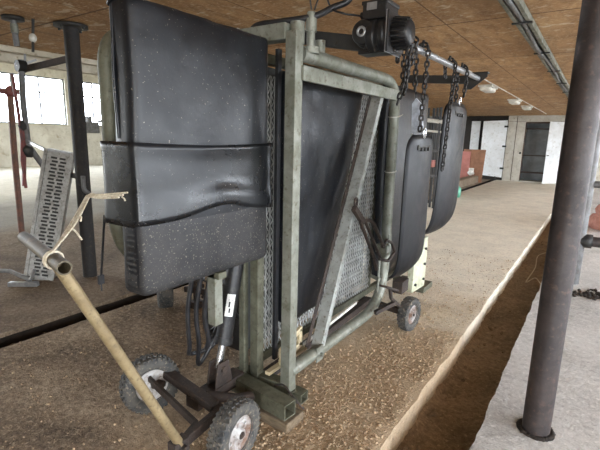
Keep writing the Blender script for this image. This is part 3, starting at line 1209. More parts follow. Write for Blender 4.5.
# hydraulic ram
p0, p1, p2 = V3((-1.55, 1.67, .86)), V3((-1.55, 1.565, .42)), V3((-1.55, 1.52, .27))
b = MB()
b.cyl(p0, p1, .045, 20)
b.cyl(p1 + (p0 - p1) * .03, p1 - (p0 - p1) * .06, .05, 20)
b.cyl(p0, p0 + (p0 - p1) * .05, .044, 20)
ram = b.build('hydraulic_ram', M['motor'], T)
lab(MB().cyl(p1, p2, .021, 16).build('piston_rod', M['chrome'], ram), 'bright chrome piston rod')
dv = (p0 - p1).normalized()
sd = V3((.75, -.66, 0))
sd = (sd - dv * sd.dot(dv)).normalized()
tn = dv.cross(sd)
b = MB()
for k in range(6):     # curved decal on the barrel
    a0, a1 = -.5 + k / 6, -.5 + (k + 1) / 6
    g = lambda a, t: p1 + dv * t + (sd * math.cos(a) + tn * math.sin(a)) * .0458
    b.add([g(a0, .13), g(a1, .13), g(a1, .25), g(a0, .25)], [(0, 1, 2, 3)], True)
lab(b.build('decal', M['sticker'], ram), 'white decal with dark marks')
b = MB()
for (t0, t1, a0, a1) in ((.15, .175, -.1, .1), (.18, .21, -.2, .0), (.215, .222, -.25, .25)):
    g = lambda a, t: p1 + dv * t + (sd * math.cos(a) + tn * math.sin(a)) * .0464
    b.add([g(a0, t0), g(a1, t0), g(a1, t1), g(a0, t1)], [(0, 1, 2, 3)], True)
b.build('decal_marks', M['ink'], ram)
b = MB()
for sg in (-1, 1):
    b.prism([(-1.55 + .03 * sg, 1.45, .13), (-1.55 + .03 * sg, 1.60, .13), (-1.55 + .03 * sg, 1.56, .31), (-1.55 + .03 * sg, 1.48, .31)], (.01, 0, 0))
b.cyl((-1.60, 1.52, .27), (-1.50, 1.52, .27), .018, 12)
b.bar((-1.55, 1.33, .15), (-1.55, 1.68, .15), .09, .06)
b.build('ram_bracket', M['rust'], T, .003)
b = MB()
b.tube(fillet([(-1.52, 1.40, .17), (-1.42, 1.52, .13), (-1.36, 1.64, .12)], .08, 6), .026, 12)
b.build('frame_link', M['rust'], T)
# power pack and hoses tucked behind
b = MB()
b.box((-1.98, 1.84, .18), (-1.68, 2.25, .58))
b.box((-2.0, 1.82, .58), (-1.66, 2.27, .60))
b.cyl((-1.84, 2.0, .60), (-1.84, 2.0, .86), .085, 20)
b.bar((-1.86, 1.96, .36), (-1.6, 1.96, .30), .08, .06)
b.build('hydraulic_tank', M['motor'], T, .006)
b = MB()
for k, (dx, sag) in enumerate(((-.10, .36), (-.06, .30), (-.02, .40))):
    b.tube(smooth_path([(-1.50 + dx, 1.42 + .02 * k, .88), (-1.54 + dx, 1.40 + .02 * k, .62), (-1.56 + dx, 1.42 + .03 * k, .40 + .02 * k), (-1.62 + dx, 1.48 + .02 * k, sag - .05), (-1.66, 1.60, .34 + .03 * k), (-1.70, 1.72, .48)], 8), .012, 8)
b.tube(smooth_path([(-1.62, 1.72, .9), (-1.66, 1.60, .75), (-1.68, 1.55, .55), (-1.7, 1.60, .40), (-1.75, 1.80, .42)], 8), .013, 8)
b.tube(smooth_path([(-1.56, 1.78, .87), (-1.62, 1.7, .70), (-1.62, 1.72, .5), (-1.66, 1.85, .40)], 8), .016, 8)
b.build('hydraulic_hoses', M['hose'], T)
b = MB()
b.bar(P(214, 282, 'x', -1.62), P(212, 304, 'x', -1.62), .025, .03, up=(1, 0, 0))
b.bar(P(207, 278, 'x', -1.62), P(223, 276, 'x', -1.62), .03, .03, up=(1, 0, 0))
b.build('hose_clamp', M['wood_block'], T)


# --- wheels
def wheel(c, axis, R, W, rimm, parent, name='wheel', knobs=26):
    c, ax = V3(c), V3(axis).normalized()
    ref = V3((0, 0, 1))
    u = (ref - ax * ref.dot(ax)).normalized()
    w_ = ax.cross(u)
    b = MB()
    rr = R * .56
    h = W / 2
    prof = [(rr, -h * .72), (rr * 1.06, -h * .86), (R * .74, -h), (R * .86, -h * .96), (R * .945, -h * .74), (R * .965, -h * .4),
            (R * .97, 0), (R * .965, h * .4), (R * .945, h * .74), (R * .86, h * .96), (R * .74, h), (rr * 1.06, h * .86), (rr, h * .72), (rr, -h * .72)]
    b.lathe(c, ax, prof, 40)
    for k in range(knobs):
        for row, (off, half) in enumerate(((-.66, .2), (-.24, .16), (.24, .16), (.66, .2))):
            a = 2 * PI * (k + (.5 if row in (1, 3) else 0)) / knobs
            rad = u * math.cos(a) + w_ * math.sin(a)
            tg = -u * math.sin(a) + w_ * math.cos(a)
            r0 = R * (.955 if row in (1, 2) else .92)
            p = c + ax * (off * h) + rad * r0
            sl = tg * (.35 if row in (0, 2) else -.35)
            axd = (ax + sl).normalized()
            b.bar(p - axd * (half * h), p + axd * (half * h), PI * R / knobs * 1.05, R * .10, up=rad)
    ty = b.build(name, M['tyre'], parent)
    b = MB()
    b.lathe(c, ax, [(rr * 1.02, -h * .8), (rr * 1.02, -h * .62), (rr * .92, -h * .55), (rr * .62, -h * .3), (rr * .3, -h * .36), (rr * .3, -h * .9), (.012, -h * .9),
                    (.012, h * .9), (rr * .3, h * .9), (rr * .3, h * .36), (rr * .62, h * .3), (rr * .92, h * .55), (rr * 1.02, h * .62), (rr * 1.02, h * .8)], 28)
    for k in range(4):
        a = 2 * PI * k / 4 + .4
        rad = u * math.cos(a) + w_ * math.sin(a)
        for sg in (-1, 1):
            b.cyl(c + rad * rr * .66 + ax * (h * .3 * sg), c + rad * rr * .66 + ax * (h * .52 * sg), .008, 6)
    lab(b.build('rim', rimm, ty), 'flaked white and rusty steel rim')
    b = MB().cyl(c - ax * h * 1.05, c + ax * h * 1.05, .011, 10).build('hub_bolt', M['rust'], ty)
    return ty


aw = V3((1, .10, 0)).normalized()
wheel((-1.225, 1.30, .152), (1, .08, 0), .156, .095, M['rim_rust'], T, knobs=34)
wheel((-1.865, 1.315, .158), (1, -.32, .05), .160, .10, M['rim'], T, knobs=34)
wheel((-1.085, 3.17, .138), (1, -.12, 0), .138, .085, M['rim_rust'], T, knobs=22)
wheel((-1.85, 3.30, .138), (1, -.12, 0), .138, .085, M['rim'], T, knobs=22)
# front axle and steering triangle
b = MB()
b.bar((-1.85, 1.40, .195), (-1.40, 1.345, .185), .055, .045)
b.bar((-1.42, 1.36, .17), (-1.28, 1.35, .16), .05, .045)
b.cyl((-1.88, 1.335, .155), (-1.80, 1.35, .155), .02, 12)
b.cyl((-1.32, 1.305, .152), (-1.18, 1.30, .152), .018, 12)
b.build('front_axle', M['rust'], T, .004)
tipc = V3((-1.335, 1.075, .175))
dbp = MB()
dbp.bar(P(148, 378, 'z', .19), P(197, 425, 'z', .18), .018, .04)
dbp.bar(P(197, 425, 'z', .18), tipc, .03, .04)
dbp.bar(P(220, 411, 'z', .175), tipc + V3((0, -.01, 0)), .03, .05)
dbp.box(tipc + V3((-.03, -.045, -.035)), tipc + V3((.02, .035, .03)))
dbp.cyl(tipc + V3((-.045, 0, .0)), tipc + V3((.04, 0, 0)), .012, 10)
dbf = dbp.build('steering_fork', M['rust'], T, .003)
b = MB()
ptop = V3((-1.31, .615, 1.118))
b.tube([tipc, tipc + (ptop - tipc) * .07, ptop], [.021, .020, .019], 16)
db = lab(b.build('draw_bar', M['pole'], T), 'pale yellowish draw bar')
g0, g1 = P(24, 237, 'z', 1.11), V3((-1.215, .594, 1.118))
b = MB()
b.tube([g0 + (g1 - g0) * t for t in (0, .3, .7, 1.0)], .0215, 18, inner=.017)
lab(b.build('cross_handle', M['pole_dark'], db), 'open-ended brownish pipe crossbar')
# rear running gear
b = MB()
b.bar((-1.90, 3.24, .16), (-1.10, 3.16, .14), .045, .045)
b.bar((-1.45, 3.2, .16), (-1.45, 1.80, .12), .06, .05)
b.bar(P(395, 290, 'x', -1.12), P(383, 286, 'x', -1.12), .06, .015)
b.tube(fillet([P(390, 288, 'x', -1.12), P(391, 298, 'x', -1.12), P(399, 306, 'x', -1.10)], .03, 5), .014, 10)
b.bar(P(375, 313, 'x', -1.18), P(396, 302, 'x', -1.10), .03, .03)
b.build('rear_axle', M['rust'], T, .003)
b = MB()
b.box((-1.22, 3.12, .30), (-1.14, 3.26, .40))
b.build('rust_plate', M['rust'], T, .003)
b = MB()
b.prism([(-1.16, 3.42, .22), (-1.16, 3.74, .20), (-1.16, 3.74, .66), (-1.16, 3.42, .66)], (-.05, 0, 0))
epl = lab(b.build('end_plate', M['pale_green'], T, .004), 'pale green end plate with bolts')
b = MB()
for (y, z) in ((3.68, .28), (3.68, .42), (3.68, .56), (3.47, .28)):
    MB().cyl((-1.16, y, z), (-1.145, y, z), .012, 6).build('plate_bolt', M['dark_steel'], epl)
MB().bar((-1.3, 3.7, .16), (-1.3, 3.95, .16), .3, .05).build('end_foot', M['olive'], T, .003)
MB().bar((-1.5, 3.93, .0), (-1.5, 3.93, .22), .06, .06, up=(0, 1, 0)).build('rear_leg', M['olive'], T, .003)

# ================================================================== THINGS ROUND IT
# baling twine holding the draw bar up
b = MB()
k0 = P(122, 197, 'y', .88)
k1 = P(88, 196, 'y', .86)
k2 = g1.lerp(g0, .22)
for j in range(3):
    w_ = V3((.004 * j, .006 * (j - 1), .004 * j))
    b.tube(smooth_path([k1 + w_, k1.lerp(k2, .5) + w_ * 1.5, k2 + V3((0, 0, .026)) + w_ * .3], 6), .0035, 6)
    b.tube(smooth_path([k1 + w_, k1.lerp(k0, .4) + V3((0, 0, .006 * (j - 1))), k0 + w_ * 2], 6), .0035, 6)
for a in range(3):
    b.tube([k2 + V3((.006 * a - .006, 0, 0)) + V3((0, .027 * math.cos(t), .027 * math.sin(t))) for t in [2 * PI * k / 12 for k in range(12)]], .0035, 6, closed=True)
kk = k1.lerp(k2, .42)
b.tube(smooth_path([kk, kk + V3((.02, .01, .012)), kk + V3((.035, 0, .0))], 5), .0035, 6)
kk = k1.lerp(k2, .55)
b.tube(smooth_path([kk, kk + V3((.01, .01, -.012)), kk + V3((.045, .01, -.035))], 5), .0035, 6)
b.tube(smooth_path([k0, k0 + V3((.012, 0, -.004)), k0 + V3((.018, 0, -.012))], 5), .003, 6)
tag(b.build('baling_twine', M['twine'], None, origin=k1), 'frayed off-white baling twine tying the draw bar handle up to the machine', 'twine')

# big pipe post in front of the gutter
pr = thing('pipe_post', (-.087, 2.40, 0), 'thick dark pipe post standing on pale concrete, nearest the camera', 'post')
b = MB()
b.tube([(-.087, 2.4, .0), (-.087, 2.4, CZ)], .067, 28)
b.build('pipe', M['post'], pr)
b = MB()
for k in range(30):
    a = 2 * PI * k / 30
    b.ball((-.087 + .078 * math.cos(a), 2.4 + .078 * math.sin(a), .004), (.017, .017, .012), k, .5, 4)
b.build('muck_collar', M['muck'], pr)

# post at the left with a ceiling plate and a bent conduit
LX, LY = -4.296, 2.36
pl = thing('bracket_post', (LX, LY, 0), 'black pipe post bolted to the ceiling, carrying a brown bracket arm', 'post')
MB().tube([(LX, LY, 0), (LX, LY, CZ - .03)], .068, 22).build('pipe', M['post_black'], pl)
b = MB()
b.lathe((LX, LY, CZ - .035), (0, 0, 1), [(.05, 0), (.15, .004), (.15, .03), (.05, .03)], 26)
for k in range(4):
    b.cyl((LX + .13 * math.cos(k * PI / 2 + .4), LY + .13 * math.sin(k * PI / 2 + .4), CZ - .05), (LX + .13 * math.cos(k * PI / 2 + .4), LY + .13 * math.sin(k * PI / 2 + .4), CZ - .03), .012, 6)
b.build('ceiling_plate', M['dark_steel'], pl)
b = MB()
b.tube(fillet([P(83, 176, 'x', LX + .08), P(84, 190, 'x', LX + .08), P(92, 196, 'x', LX + .08)], .05, 6), .022, 10)
lab(b.build('conduit_elbow', M['grey_paint'], pl), 'pale grey conduit elbow')
arm_end = P(25, 69, 'x', -5.0)
b = MB()
b.bar((LX, LY, 2.20), arm_end, .03, .06)
b.build('bracket_arm', M['rust'], pl, .003)

# stall partition by the left wall of the stalls
stp = thing('stall_partition', P(28, 200, 'x', -5.0) * 1, 'stall divider of grey pipe with red painted bars beside the metal ramp', 'stall divider')
stp.location = (-5.0, 2.2, 0)
G = lambda px, py, x=-5.0: P(px, py, 'x', x)
b = MB()
b.tube(fillet([G(21, 60), G(23, 100), G(28, 145), G(46, 170), P(81, 177, 'x', LX - .08)], [.3, .1, .1], 6), .03, 12)
b.build('divider_rail', M['grey_paint'], stp)
b = MB()
b.tube(fillet([G(12, 74), G(18, 110), G(22, 140), G(22, 160), G(26, 188)], .2, 6), .016, 10)
b.bar(G(24, 124), G(24, 186), .035, .025, up=(1, 0, 0))
lab(b.build('locking_bar', M['red'], stp), 'red painted locking bar')
b = MB()
b.ball(G(23, 126), (.04, .045, .06), 3, .2)
b.ball(G(28, 151), (.05, .06, .07), 5, .3)
b.cyl(G(20, 66) - V3((0, .03, 0)), G(20, 66) + V3((0, .05, 0)), .06, 12)
b.build('pipe_clamps', M['dark_steel'], stp)
b = MB()
b.bar(G(17, 66), G(36, 60), .02, .02)
b.ball(G(24, 66), (.05, .07, .03), 8, .3)
b.cyl(G(25, 54), G(25, 64), .012, 8)
lab(b.build('vacuum_tap', M['alu'], stp), 'silver milk line tap')
pb = thing('stall_upright', (-7.0, 2.85, 0), 'rust-red and black pipe upright standing free beyond the draw bar handle', 'post')
MB().tube([P(22, 236, 'x', -7.0) * 1 - V3((0, 0, .0)), P(14, 150, 'x', -7), P(10, 92, 'x', -7)], .042, 14).build('pipe', M['rust_pole'], pb)
b = MB()
c_ = P(10, 92, 'x', -7)
b.ball(c_, (.07, .08, .08), 2, .3)
b.tube([c_ - V3((0, .5, .0)), c_ + V3((0, .15, 0))], .03, 10)
lab(b.build('clamp', M['red'], pb), 'dull red clamp')

# metal ramp leaning beside the post
rmp = thing('metal_ramp', (-4.62, 1.95, 0), 'grey metal treadplate ramp with raised studs leaning beside the black ceiling post', 'ramp')
r0, r1 = P(27, 279, 'z', .02), P(44, 280, 'z', .02)
t0, t1 = P(48, 149, 'x', -4.62), P(72, 154, 'x', -4.50)
up_ = (t0 - r0).normalized()
across = (r1 - r0)
ln = across.length
ac = across.normalized()
nrm = ac.cross(up_).normalized()
if nrm.dot(V3((0, -1, 0)) + V3((1, 0, 0))) < 0:
    nrm = -nrm
Wd = .22
ac = V3((.70, .71, 0)).normalized()
ac = (ac - up_ * ac.dot(up_)).normalized()
nrm = ac.cross(up_).normalized()
if nrm.dot(V3((1, -1, .2))) < 0:
    nrm = -nrm
Lr = (t0 - r0).length
b = MB()
b.prism([r0, r0 + ac * Wd, r0 + ac * Wd + up_ * Lr, r0 + up_ * Lr], nrm * -.01)
b.build('tread_plate', M['tread'], rmp)
b = MB()
for j in range(34):
    for i in range(2):
        p = r0 + up_ * (.06 + j * (Lr - .1) / 34) + ac * (.07 + i * .08 + (.0 if j % 2 else .012))
        b.bar(p - ac * .028, p + ac * .028, .02, .014, up=nrm)
lab(b.build('studs', M['dark_steel'], rmp), 'dark slots between raised studs')
b = MB()
for k, wd_ in ((0, .05), (1, .12)):
    p = r0 + ac * (Wd * k)
    b.prism([p, p + up_ * Lr, p + up_ * Lr - nrm * wd_, p - nrm * wd_], ac * (.012 if k else -.012))
    b.prism([p, p + up_ * Lr, p + up_ * Lr + nrm * .02, p + nrm * .02], ac * (.03 if k else -.03))
b.build('side_rails', M['tread'], rmp)
b = MB()
b.bar(r0 + up_ * Lr - nrm * .03, r0 + up_ * Lr + ac * Wd - nrm * .03, .08, .02)
b.bar(P(29, 142, 'x', -4.95), r0 + up_ * (Lr - .02), .02, .03)
b.build('top_hook', M['alu'], rmp)
b = MB()
b.bar(P(9, 284, 'z', .02), P(38, 284, 'z', .02), .05, .04)
b.tube(fillet([P(-14, 270, 'z', .1), P(10, 271, 'z', .1), P(30, 280, 'z', .03)], .15, 6), .02, 10)
b.tube([P(30, 281, 'z', .03), P(36, 268, 'z', .12)], .016, 8)
b.build('foot_frame', M['alu'], rmp)

# wheel seen beyond, under the cushion
cw = thing('castor_wheel', (-2.97, 2.28, 0), 'black knobbly wheel on a rusty bracket standing by the far channel, under the cushion', 'wheel')
wheel((-2.99, 2.30, .15), (.55, .8, 0), .15, .13, M['rim_rust'], cw, 'tyre', 20)
b = MB()
b.bar((-2.890, 2.440, .15), (-2.660, 2.500, .15), .03, .05)
b.bar((-2.770, 2.460, .05), (-2.770, 2.460, .26), .04, .03, up=(0, 1, 0))
b.cyl((-2.810, 2.420, .2), (-2.710, 2.500, .2), .02, 10)
b.tube(smooth_path([(-2.710, 2.480, .1), (-2.630, 2.500, .2), (-2.570, 2.540, .12), (-2.510, 2.540, .04)]), .015, 8)
b.bar((-2.770, 2.460, 0), (-2.770, 2.460, .06), .1, .1, up=(0, 1, 0))
b.build('bracket', M['rust'], cw, .003)

# pipe railing at the right
rl = thing('pipe_railing', (-.06, 5.43, 0), 'grey pipe railing with two rails beyond the thick pipe post', 'railing')
MB().tube([(-.06, 5.43, 0), (-.06, 5.43, 2.5)], .06, 20).build('upright', M['grey_paint'], rl)
MB().tube([(-.06, 5.43, .485), (2.6, 5.43, .485)], .055, 16).build('lower_rail', M['post'], rl)
MB().tube([(-.06, 5.43, 1.09), (2.6, 5.43, 1.09)], .035, 16).build('upper_rail', M['grey_paint'], rl)
MB().tube([(2.6, 5.43, 0), (2.6, 5.43, 1.3)], .05, 16).build('end_upright', M['grey_paint'], rl)
b = MB()
b.lathe((-.06, 5.43, .485), (1, 0, 0), [(.057, -.0), (.075, .06), (.075, .12), (.057, .12)], 18)
b.build('rail_clamp', M['dark_steel'], rl)

b = MB()
for k in range(9):
    b.ball((.55 + .25 * random.random() - .2, 9.3 + .5 * random.random(), .1 + .12 * (k % 3)), (.32, .3, .16), k, .4, 7)
b.ball((.45, 9.4, .14), (.45, .42, .2), 30, .4, 9)
tag(b.build('feed_sack', M['heap'], None, origin=(.45, 9.4, 0)), 'pinkish slumped feed sack on the floor behind the pipe railing', 'sack')

# twisted wire lying in the gutter
b = MB()
pts = [P(548, 252, 'z', -.13), P(538, 256, 'z', -.15), P(535, 268, 'z', -.16), P(526, 282, 'z', -.16), P(535, 278, 'z', -.12), P(541, 284, 'z', -.06)]
b.tube(smooth_path(pts, 8), .006, 6)
tag(b.build('loose_wire', M['twine'], None, origin=pts[3]), 'thin bent pale wire lying across the dung gutter', 'wire')

# muck line at the railing foot, clods in gutter, straw litter
rnd = random.Random(3)
b = MB()
for k in range(220):
    x_ = rnd.uniform(-.25, 1.6)
    y_ = 5.05 + .1 * math.sin(x_ * 4) + rnd.gauss(0, .07) - .12 * abs(x_)
    b.ball((x_, y_, .008), (rnd.uniform(.012, .04), rnd.uniform(.012, .04), rnd.uniform(.008, .022)), k, .6, 4)
tag(b.build('muck_ridge', M['muck'], None, origin=(.6, 5.1, 0)), 'dark ridge of swept muck on the concrete at the railing foot', 'muck', None, 'stuff')
b = MB()
for k in range(90):
    y_ = 1.2 + rnd.random() ** 1.4 * 8
    x_ = (GL + .03 + abs(rnd.gauss(0, .05))) if rnd.random() < .55 else rnd.uniform(GL + .05, GR - .05)
    b.ball((x_, y_, -.165), (rnd.uniform(.006, .022), rnd.uniform(.01, .03), rnd.uniform(.006, .014)), k, .6, 4)
tag(b.build('gutter_clods', M['gutter'], None, origin=(-.5, 4, -.2)), 'dark dried clods of dung lying along the sunken gutter', 'muck', None, 'stuff')


def litter(name, n, spot, material, seed, lmin, lmax, w0):
    r = random.Random(seed)
    b = MB()
    for k in range(n):
        x_, y_ = spot(r)
        z_ = .006 + r.random() * .010
        a = r.uniform(0, PI)
        l = r.uniform(lmin, lmax)
        ti = r.uniform(-.35, .35)
        d = V3((math.cos(a), math.sin(a), ti)) * l / 2
        sd_ = V3((-math.sin(a), math.cos(a), r.uniform(-.5, .5))) * w0 * r.uniform(.6, 1.5)
        c = V3((x_, y_, z_))
        u = V3((0, 0, w0 * 1.3))
        b.add([c - d - sd_, c - d + sd_, c - d + u, c + d - sd_, c + d + sd_, c + d + u],
              [(0, 1, 2), (3, 5, 4), (0, 3, 4, 1), (1, 4, 5, 2), (2, 5, 3, 0)])
    return b.build(name, material, None, origin=(-1.2, 2, 0))


def spot_a(r):
    while True:
        x_ = r.uniform(TL1 + .02, GL - .015)
        y_ = .5 + 5.5 * r.random() ** 1.25
        dns = .05 + .9 * math.exp(-((x_ + 1.05) / .35) ** 2) * math.exp(-((y_ - 2.1) / 1.3) ** 2) + .25 * math.exp(-((x_ - GL) / .08) ** 2)
        if r.random() < dns * (1 if noise.noise(V3((x_ * 4, y_ * 4, 1))) > -.15 else .45):
            return x_, y_


tag(litter('straw_litter', 15000, spot_a, M['straw'], 5, .004, .016, .0008),
    'chopped straw and chaff scattered over the platform round the machine', 'straw', None, 'stuff')
b = MB()
rnd = random.Random(12)
for k in range(9000):
    x_, y_ = spot_a(rnd)
    r_ = .0018 + .0062 * rnd.random() ** 3
    b.ball((x_, y_, r_ * .4 + .003), (r_ * rnd.uniform(.8, 1.6), r_ * rnd.uniform(.8, 1.6), r_), k, .6, 4)
tag(b.build('dung_crumbs', M['straw'], None, origin=(-1.2, 2, 0)), 'dry brown dung crumbs strewn on the platform under the gate', 'muck', None, 'stuff')

# ------------------------------------------------------------------ overhead
ct = thing('mounted_cable_channel', (-.65, 8, 2.45), 'grey metal channel with pipes running along the ceiling above the gutter', 'cable duct')
b = MB()
b.bar((-.69, YB + .2, 2.46), (-.69, 17.5, 2.46), .028, .05)
b.bar((-.60, YB + .2, 2.46), (-.60, 17.5, 2.46), .028, .05)
b.bar((-.645, YB + .2, 2.487), (-.645, 17.5, 2.487), .11, .01)
b.build('channel', M['galv'], ct)
b = MB()
pts = [(-.655 + .012 * math.sin(y * 2.1), y, 2.448 + .008 * math.sin(y * 3.3)) for y in [YB + .3 + k * .25 for k in range(85)]]
b.tube(pts, .02, 8)
b.build('pipe', M['grey_paint'], ct)
b = MB()
for k in range(12):
    y = 1.2 + 1.4 * k
    MB().box((-.72, y, 2.425), (-.57, y + .03, 2.437)).build('clip', M['dark_steel'], ct)

for k, (y, l_) in enumerate(((8.75, 'nearest the winch shaft end'), (11.75, 'middle one of the row'), (13.85, 'nearest the white cupboard'))):
    lt = thing('mounted_bulkhead_lamp', (-1.85, y, CZ), 'white oblong bulkhead lamp on the ceiling, ' + l_, 'lamp', 'ceiling lamps in a row')
    MB().box((-1.97, y - .28, CZ - .04), (-1.73, y + .28, CZ)).build('base', M['white_pl'], lt, .01)
    merge(cushion(y - .25, y + .25, CZ - .10, CZ - .03, -1.95, -1.75, r=.04, puff=.0, nz=0, cuts=18).build('cover', M['lamp'], lt))
b = MB()
b.tube([(-1.70, 6.5, 2.488), (-1.70, 17.5, 2.488)], .010, 8)
tag(b.build('mounted_conduit', M['white_pl'], None, origin=(-1.86, 12, 2.48)), 'thin pale conduit joining the three ceiling lamps', 'conduit')

hg = thing('pipe_hanger', (-4.6, 1.97, CZ), 'short grey pipe hanger with round plate on the ceiling, leftmost of the hangers', 'hanger')
c_ = P(13, 19, 'z', CZ - .02)
MB().lathe(c_, (0, 0, 1), [(.03, -.012), (.09, -.01), (.09, .02), (.03, .02)], 20).build('plate', M['dark_steel'], hg)
MB().tube([c_, P(17, 46, 'x', c_.x)], .025, 12).build('pipe', M['grey_paint'], hg)
MB().tube([P(14, 24, 'x', c_.x), P(15, 33, 'x', c_.x)], .032, 12).build('sleeve', M['galv'], hg)
h2 = thing('hanging_rod', (-4.46, 2.1, CZ), 'thin dark hanging rod with a white insulator below the ceiling', 'rod')
c_ = P(33, 19, 'z', CZ)
MB().tube([c_, P(33, 52, 'x', c_.x)], .012, 10).build('rod', M['dark_steel'], h2)
MB().ball(P(33, 38, 'x', c_.x), (.035, .035, .04), 4, .15).build('insulator', M['white_pl'], h2)

# ------------------------------------------------------------------ far end: cupboard wall and clutter
Y0 = 18.6
cb = thing('built_in_cupboard', (-1.5, Y0, 0), 'tall white built-in cupboard with one door standing open at the far end', 'cupboard')
b = MB()
xa, xb = -3.06, 4.55
d0, d1 = -2.44, -1.58
b.box((xa, Y0, 0), (d0, Y0 + .04, 2.5)).box((d1, Y0, 0), (xb, Y0 + .04, 2.5)).box((d0, Y0, 2.26), (d1, Y0 + .04, 2.5))
b.box((xa, Y0 + .04, 0), (xa + .04, Y0 + 1.2, 2.5))
b.box((d0, Y0, 0), (d1, Y0 + .3, .05))
b.build('body', M['white_dusty'], cb)
b = MB()
for x_ in (-2.75, -1.15, -.70, .2, 1.1):
    b.box((x_ - .010, Y0 - .006, .03), (x_ + .010, Y0, 2.48))
b.box((xa, Y0 - .006, 2.28), (d0, Y0, 2.29)).box((d1, Y0 - .006, 2.28), (xb, Y0, 2.29))
b.build('panel_joints', M['shelf'], cb)
b = MB()
b.box((d0 - .03, Y0 + .6, .05), (d1 + .03, Y0 + .64, 2.26)).box((d0 - .04, Y0 + .04, .05), (d0, Y0 + .6, 2.26)).box((d1, Y0 + .04, .05), (d1 + .04, Y0 + .6, 2.26))
b.build('lining', M['inside'], cb)
b = MB()
for z in (.35, 1.0, 2.0):
    b.box((d0, Y0 + .08, z), (d1, Y0 + .6, z + .03))
b.bar((d0, Y0 + .02, 2.24), (d1, Y0 + .02, 2.24), .06, .05)
b.bar((d0 + .01, Y0 + .02, .05), (d0 + .01, Y0 + .02, 2.24), .03, .06, up=(0, 1, 0))
b.bar((d1 - .01, Y0 + .02, .05), (d1 - .01, Y0 + .02, 2.24), .03, .06, up=(0, 1, 0))
lab(b.build('shelves', M['shelf'], cb), 'dark brown shelves and jamb')
hx, hy = d1 + .42, Y0 - .05
dr = MB()
dr.prism([(hx, Y0 - .02, .05), (d1 - .03, Y0 - .42, .02), (d1 - .03, Y0 - .42, 2.26), (hx, Y0 - .02, 2.26)], (.03, .03, 0))
dr = dr.build('open_door', M['white_paint'], cb)
b = MB()
for z in (.4, 1.15, 1.95):
    MB().box((hx - .03, Y0 - .07, z), (hx + .06, Y0 - .01, z + .09)).build('hinge', M['dark_steel'], dr)
b.bar((d1 + .0, Y0 - .42, 1.05), (d1 + .06, Y0 - .38, 1.05), .03, .03)
b.build('door_catch', M['dark_steel'], dr)
b = MB().cyl((d0 - .08, Y0 - .04, 1.1), (d0 - .08, Y0, 1.1), .04, 12).build('door_knob', M['dark_steel'], cb)

ld = thing('white_door_leaf', (-3.6, 18.3, 0), 'white door leaf swung open left of the white cupboard', 'door')
b = MB()
b.prism([(-3.90, 18.32, .20), (-3.07, 18.52, .12), (-3.07, 18.52, 2.32), (-3.90, 18.32, 2.28)], (0, .04, 0))
b.build('leaf', M['white_paint'], ld)
b = MB()
for z in (.45, 1.3, 2.05):
    MB().box((-3.16, 18.45, z), (-3.02, 18.50, z + .07)).build('hinge', M['dark_steel'], ld)
b.bar((-3.3, 18.46, .0), (-3.3, 18.46, .16), .05, .05, up=(0, 1, 0))
b.build('prop', M['dark_steel'], ld)
wp = MB().box((-4.44, 18.75, 1.13), (-4.10, 18.8, 2.30)).build('wall_board', M['white_paint'], None, .01, origin=(-4.2, 18.78, 1.13))
tag(wp, 'small white board hanging on the dark wall left of the white door leaf', 'board')
MB().box((-4.36, 18.74, 1.6), (-4.12, 18.75, 1.9)).build('notice', M['alu'], wp) if False else None
struct(MB().box((-9.0, 18.82, -.3), (-3.06, 19.0, 2.5)).build('wall_partition', M['dark_wall']))
bx = thing('leaning_board', (-3.85, 17.2, 0), 'brown and pink board leaning below the small white board', 'board')
MB().prism([(-4.25, 17.0, .0), (-3.50, 17.05, .0), (-3.48, 17.2, 1.2), (-4.25, 17.15, 1.2)], (0, .04, 0)).build('brown_board', M['card'], bx)
MB().prism([(-4.32, 16.95, .0), (-3.98, 16.97, .0), (-3.98, 17.13, 1.12), (-4.32, 17.12, 1.12)], (0, .03, 0)).build('pink_board', M['card_pink'], bx)
b = MB()
b.box((-3.95, 16.9, .3), (-3.78, 16.98, .52)).ball((-3.86, 16.92, .34), (.12, .05, .1), 3, .4)
lab(b.build('rag', M['white_pl'], bx), 'pale crumpled rag')
# concrete kerb along the far channel
kb = MB().box((-3.85, 12.2, 0), (-3.56, 16.85, .26)).build('feed_kerb', M['leftfloor'], None, .03, origin=(-3.7, 15, 0))
tag(kb, 'low dirty concrete kerb along the channel in front of the leaning board', 'kerb')
b = MB()
c_ = V3((-3.10, 12.0, 0))
b.lathe(c_, (0, 0, 1), [(0, 0), (.13, 0), (.15, .04), (.15, .24), (.10, .30), (.05, .31), (.05, .36), (0, .36)], 20)
tag(b.build('green_canister', M['green_pl'], None, origin=c_), 'small green canister standing on the platform edge near the concrete kerb', 'canister')
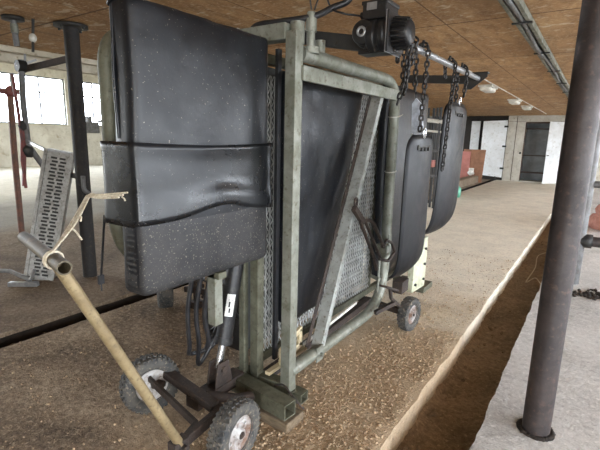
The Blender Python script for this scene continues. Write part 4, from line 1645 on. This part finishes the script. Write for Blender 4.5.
# milking stall pipes seen between the two belts
sr = thing('stall_rails', (-4.2, 9.6, 0), 'dim cluster of stall pipes and rails seen between the two hanging belts', 'stall rails')
K = lambda px, py: P(px, py, 'y', 9.6)
b = MB()
for px in (427, 431, 436, 441):
    p = K(px, 112)
    b.tube([(p.x, 9.6 + (px % 3) * .1, 0), (p.x, 9.6 + (px % 3) * .1, 2.2)], .03, 10)
b.build('uprights', M['dark_steel'], sr)
b = MB()
p, q = K(418, 119), K(452, 123)
b.tube([p, q], .045, 10)
b.tube([K(418, 130), K(452, 133)], .025, 8)
lab(b.build('milk_pipe', M['white_pl'], sr), 'pale horizontal pipes')
b = MB()
MB().tube([K(418, 150), K(452, 152)], .03, 8).build('lower_rail', M['grey_paint'], sr)
MB().tube([K(418, 176), K(452, 176)], .03, 8).build('lower_rail', M['grey_paint'], sr)
b = MB()
b.box(K(429, 160) - V3((0, .1, 0)), K(434, 167) + V3((0, .1, 0)))
lab(b.build('red_tag', M['card_pink'], sr), 'reddish tag')
# machine on the left window sill
sm = thing('pump_unit', (-19.7, 11.5, 0), 'grey pump on a white stand below the long window', 'pump')
a0 = P(84, 133, 'x', -19.6); a1 = P(97, 116, 'x', -19.6)
b = MB()
b.box((-19.85, a0.y, a0.z), (-19.45, a1.y, a0.z + .5))
b.cyl((-19.6, a0.y + .25, a0.z + .5), (-19.6, a0.y + .25, a0.z + .75), .16, 16)
b.cyl((-19.6, a0.y + .9, a0.z + .5), (-19.6, a0.y + .9, a0.z + .62), .2, 16)
b.build('housing', M['grey_paint'], sm, .02)
b = MB()
b.box((-19.9, a0.y - .1, 0), (-19.4, a1.y + .1, a0.z))
b.build('stand', M['white_dusty'], sm)

# ------------------------------------------------------------------ view
S.view_settings.view_transform = 'Standard'
S.view_settings.look = 'None'
S.view_settings.gamma = 1
S.view_settings.use_curve_mapping = False
S.view_settings.exposure = 0.12
S.cycles.use_denoising = True
S.cycles.max_bounces = 8
S.cycles.diffuse_bounces = 6
S.cycles.transparent_max_bounces = 12
S.cycles.sample_clamp_indirect = 6
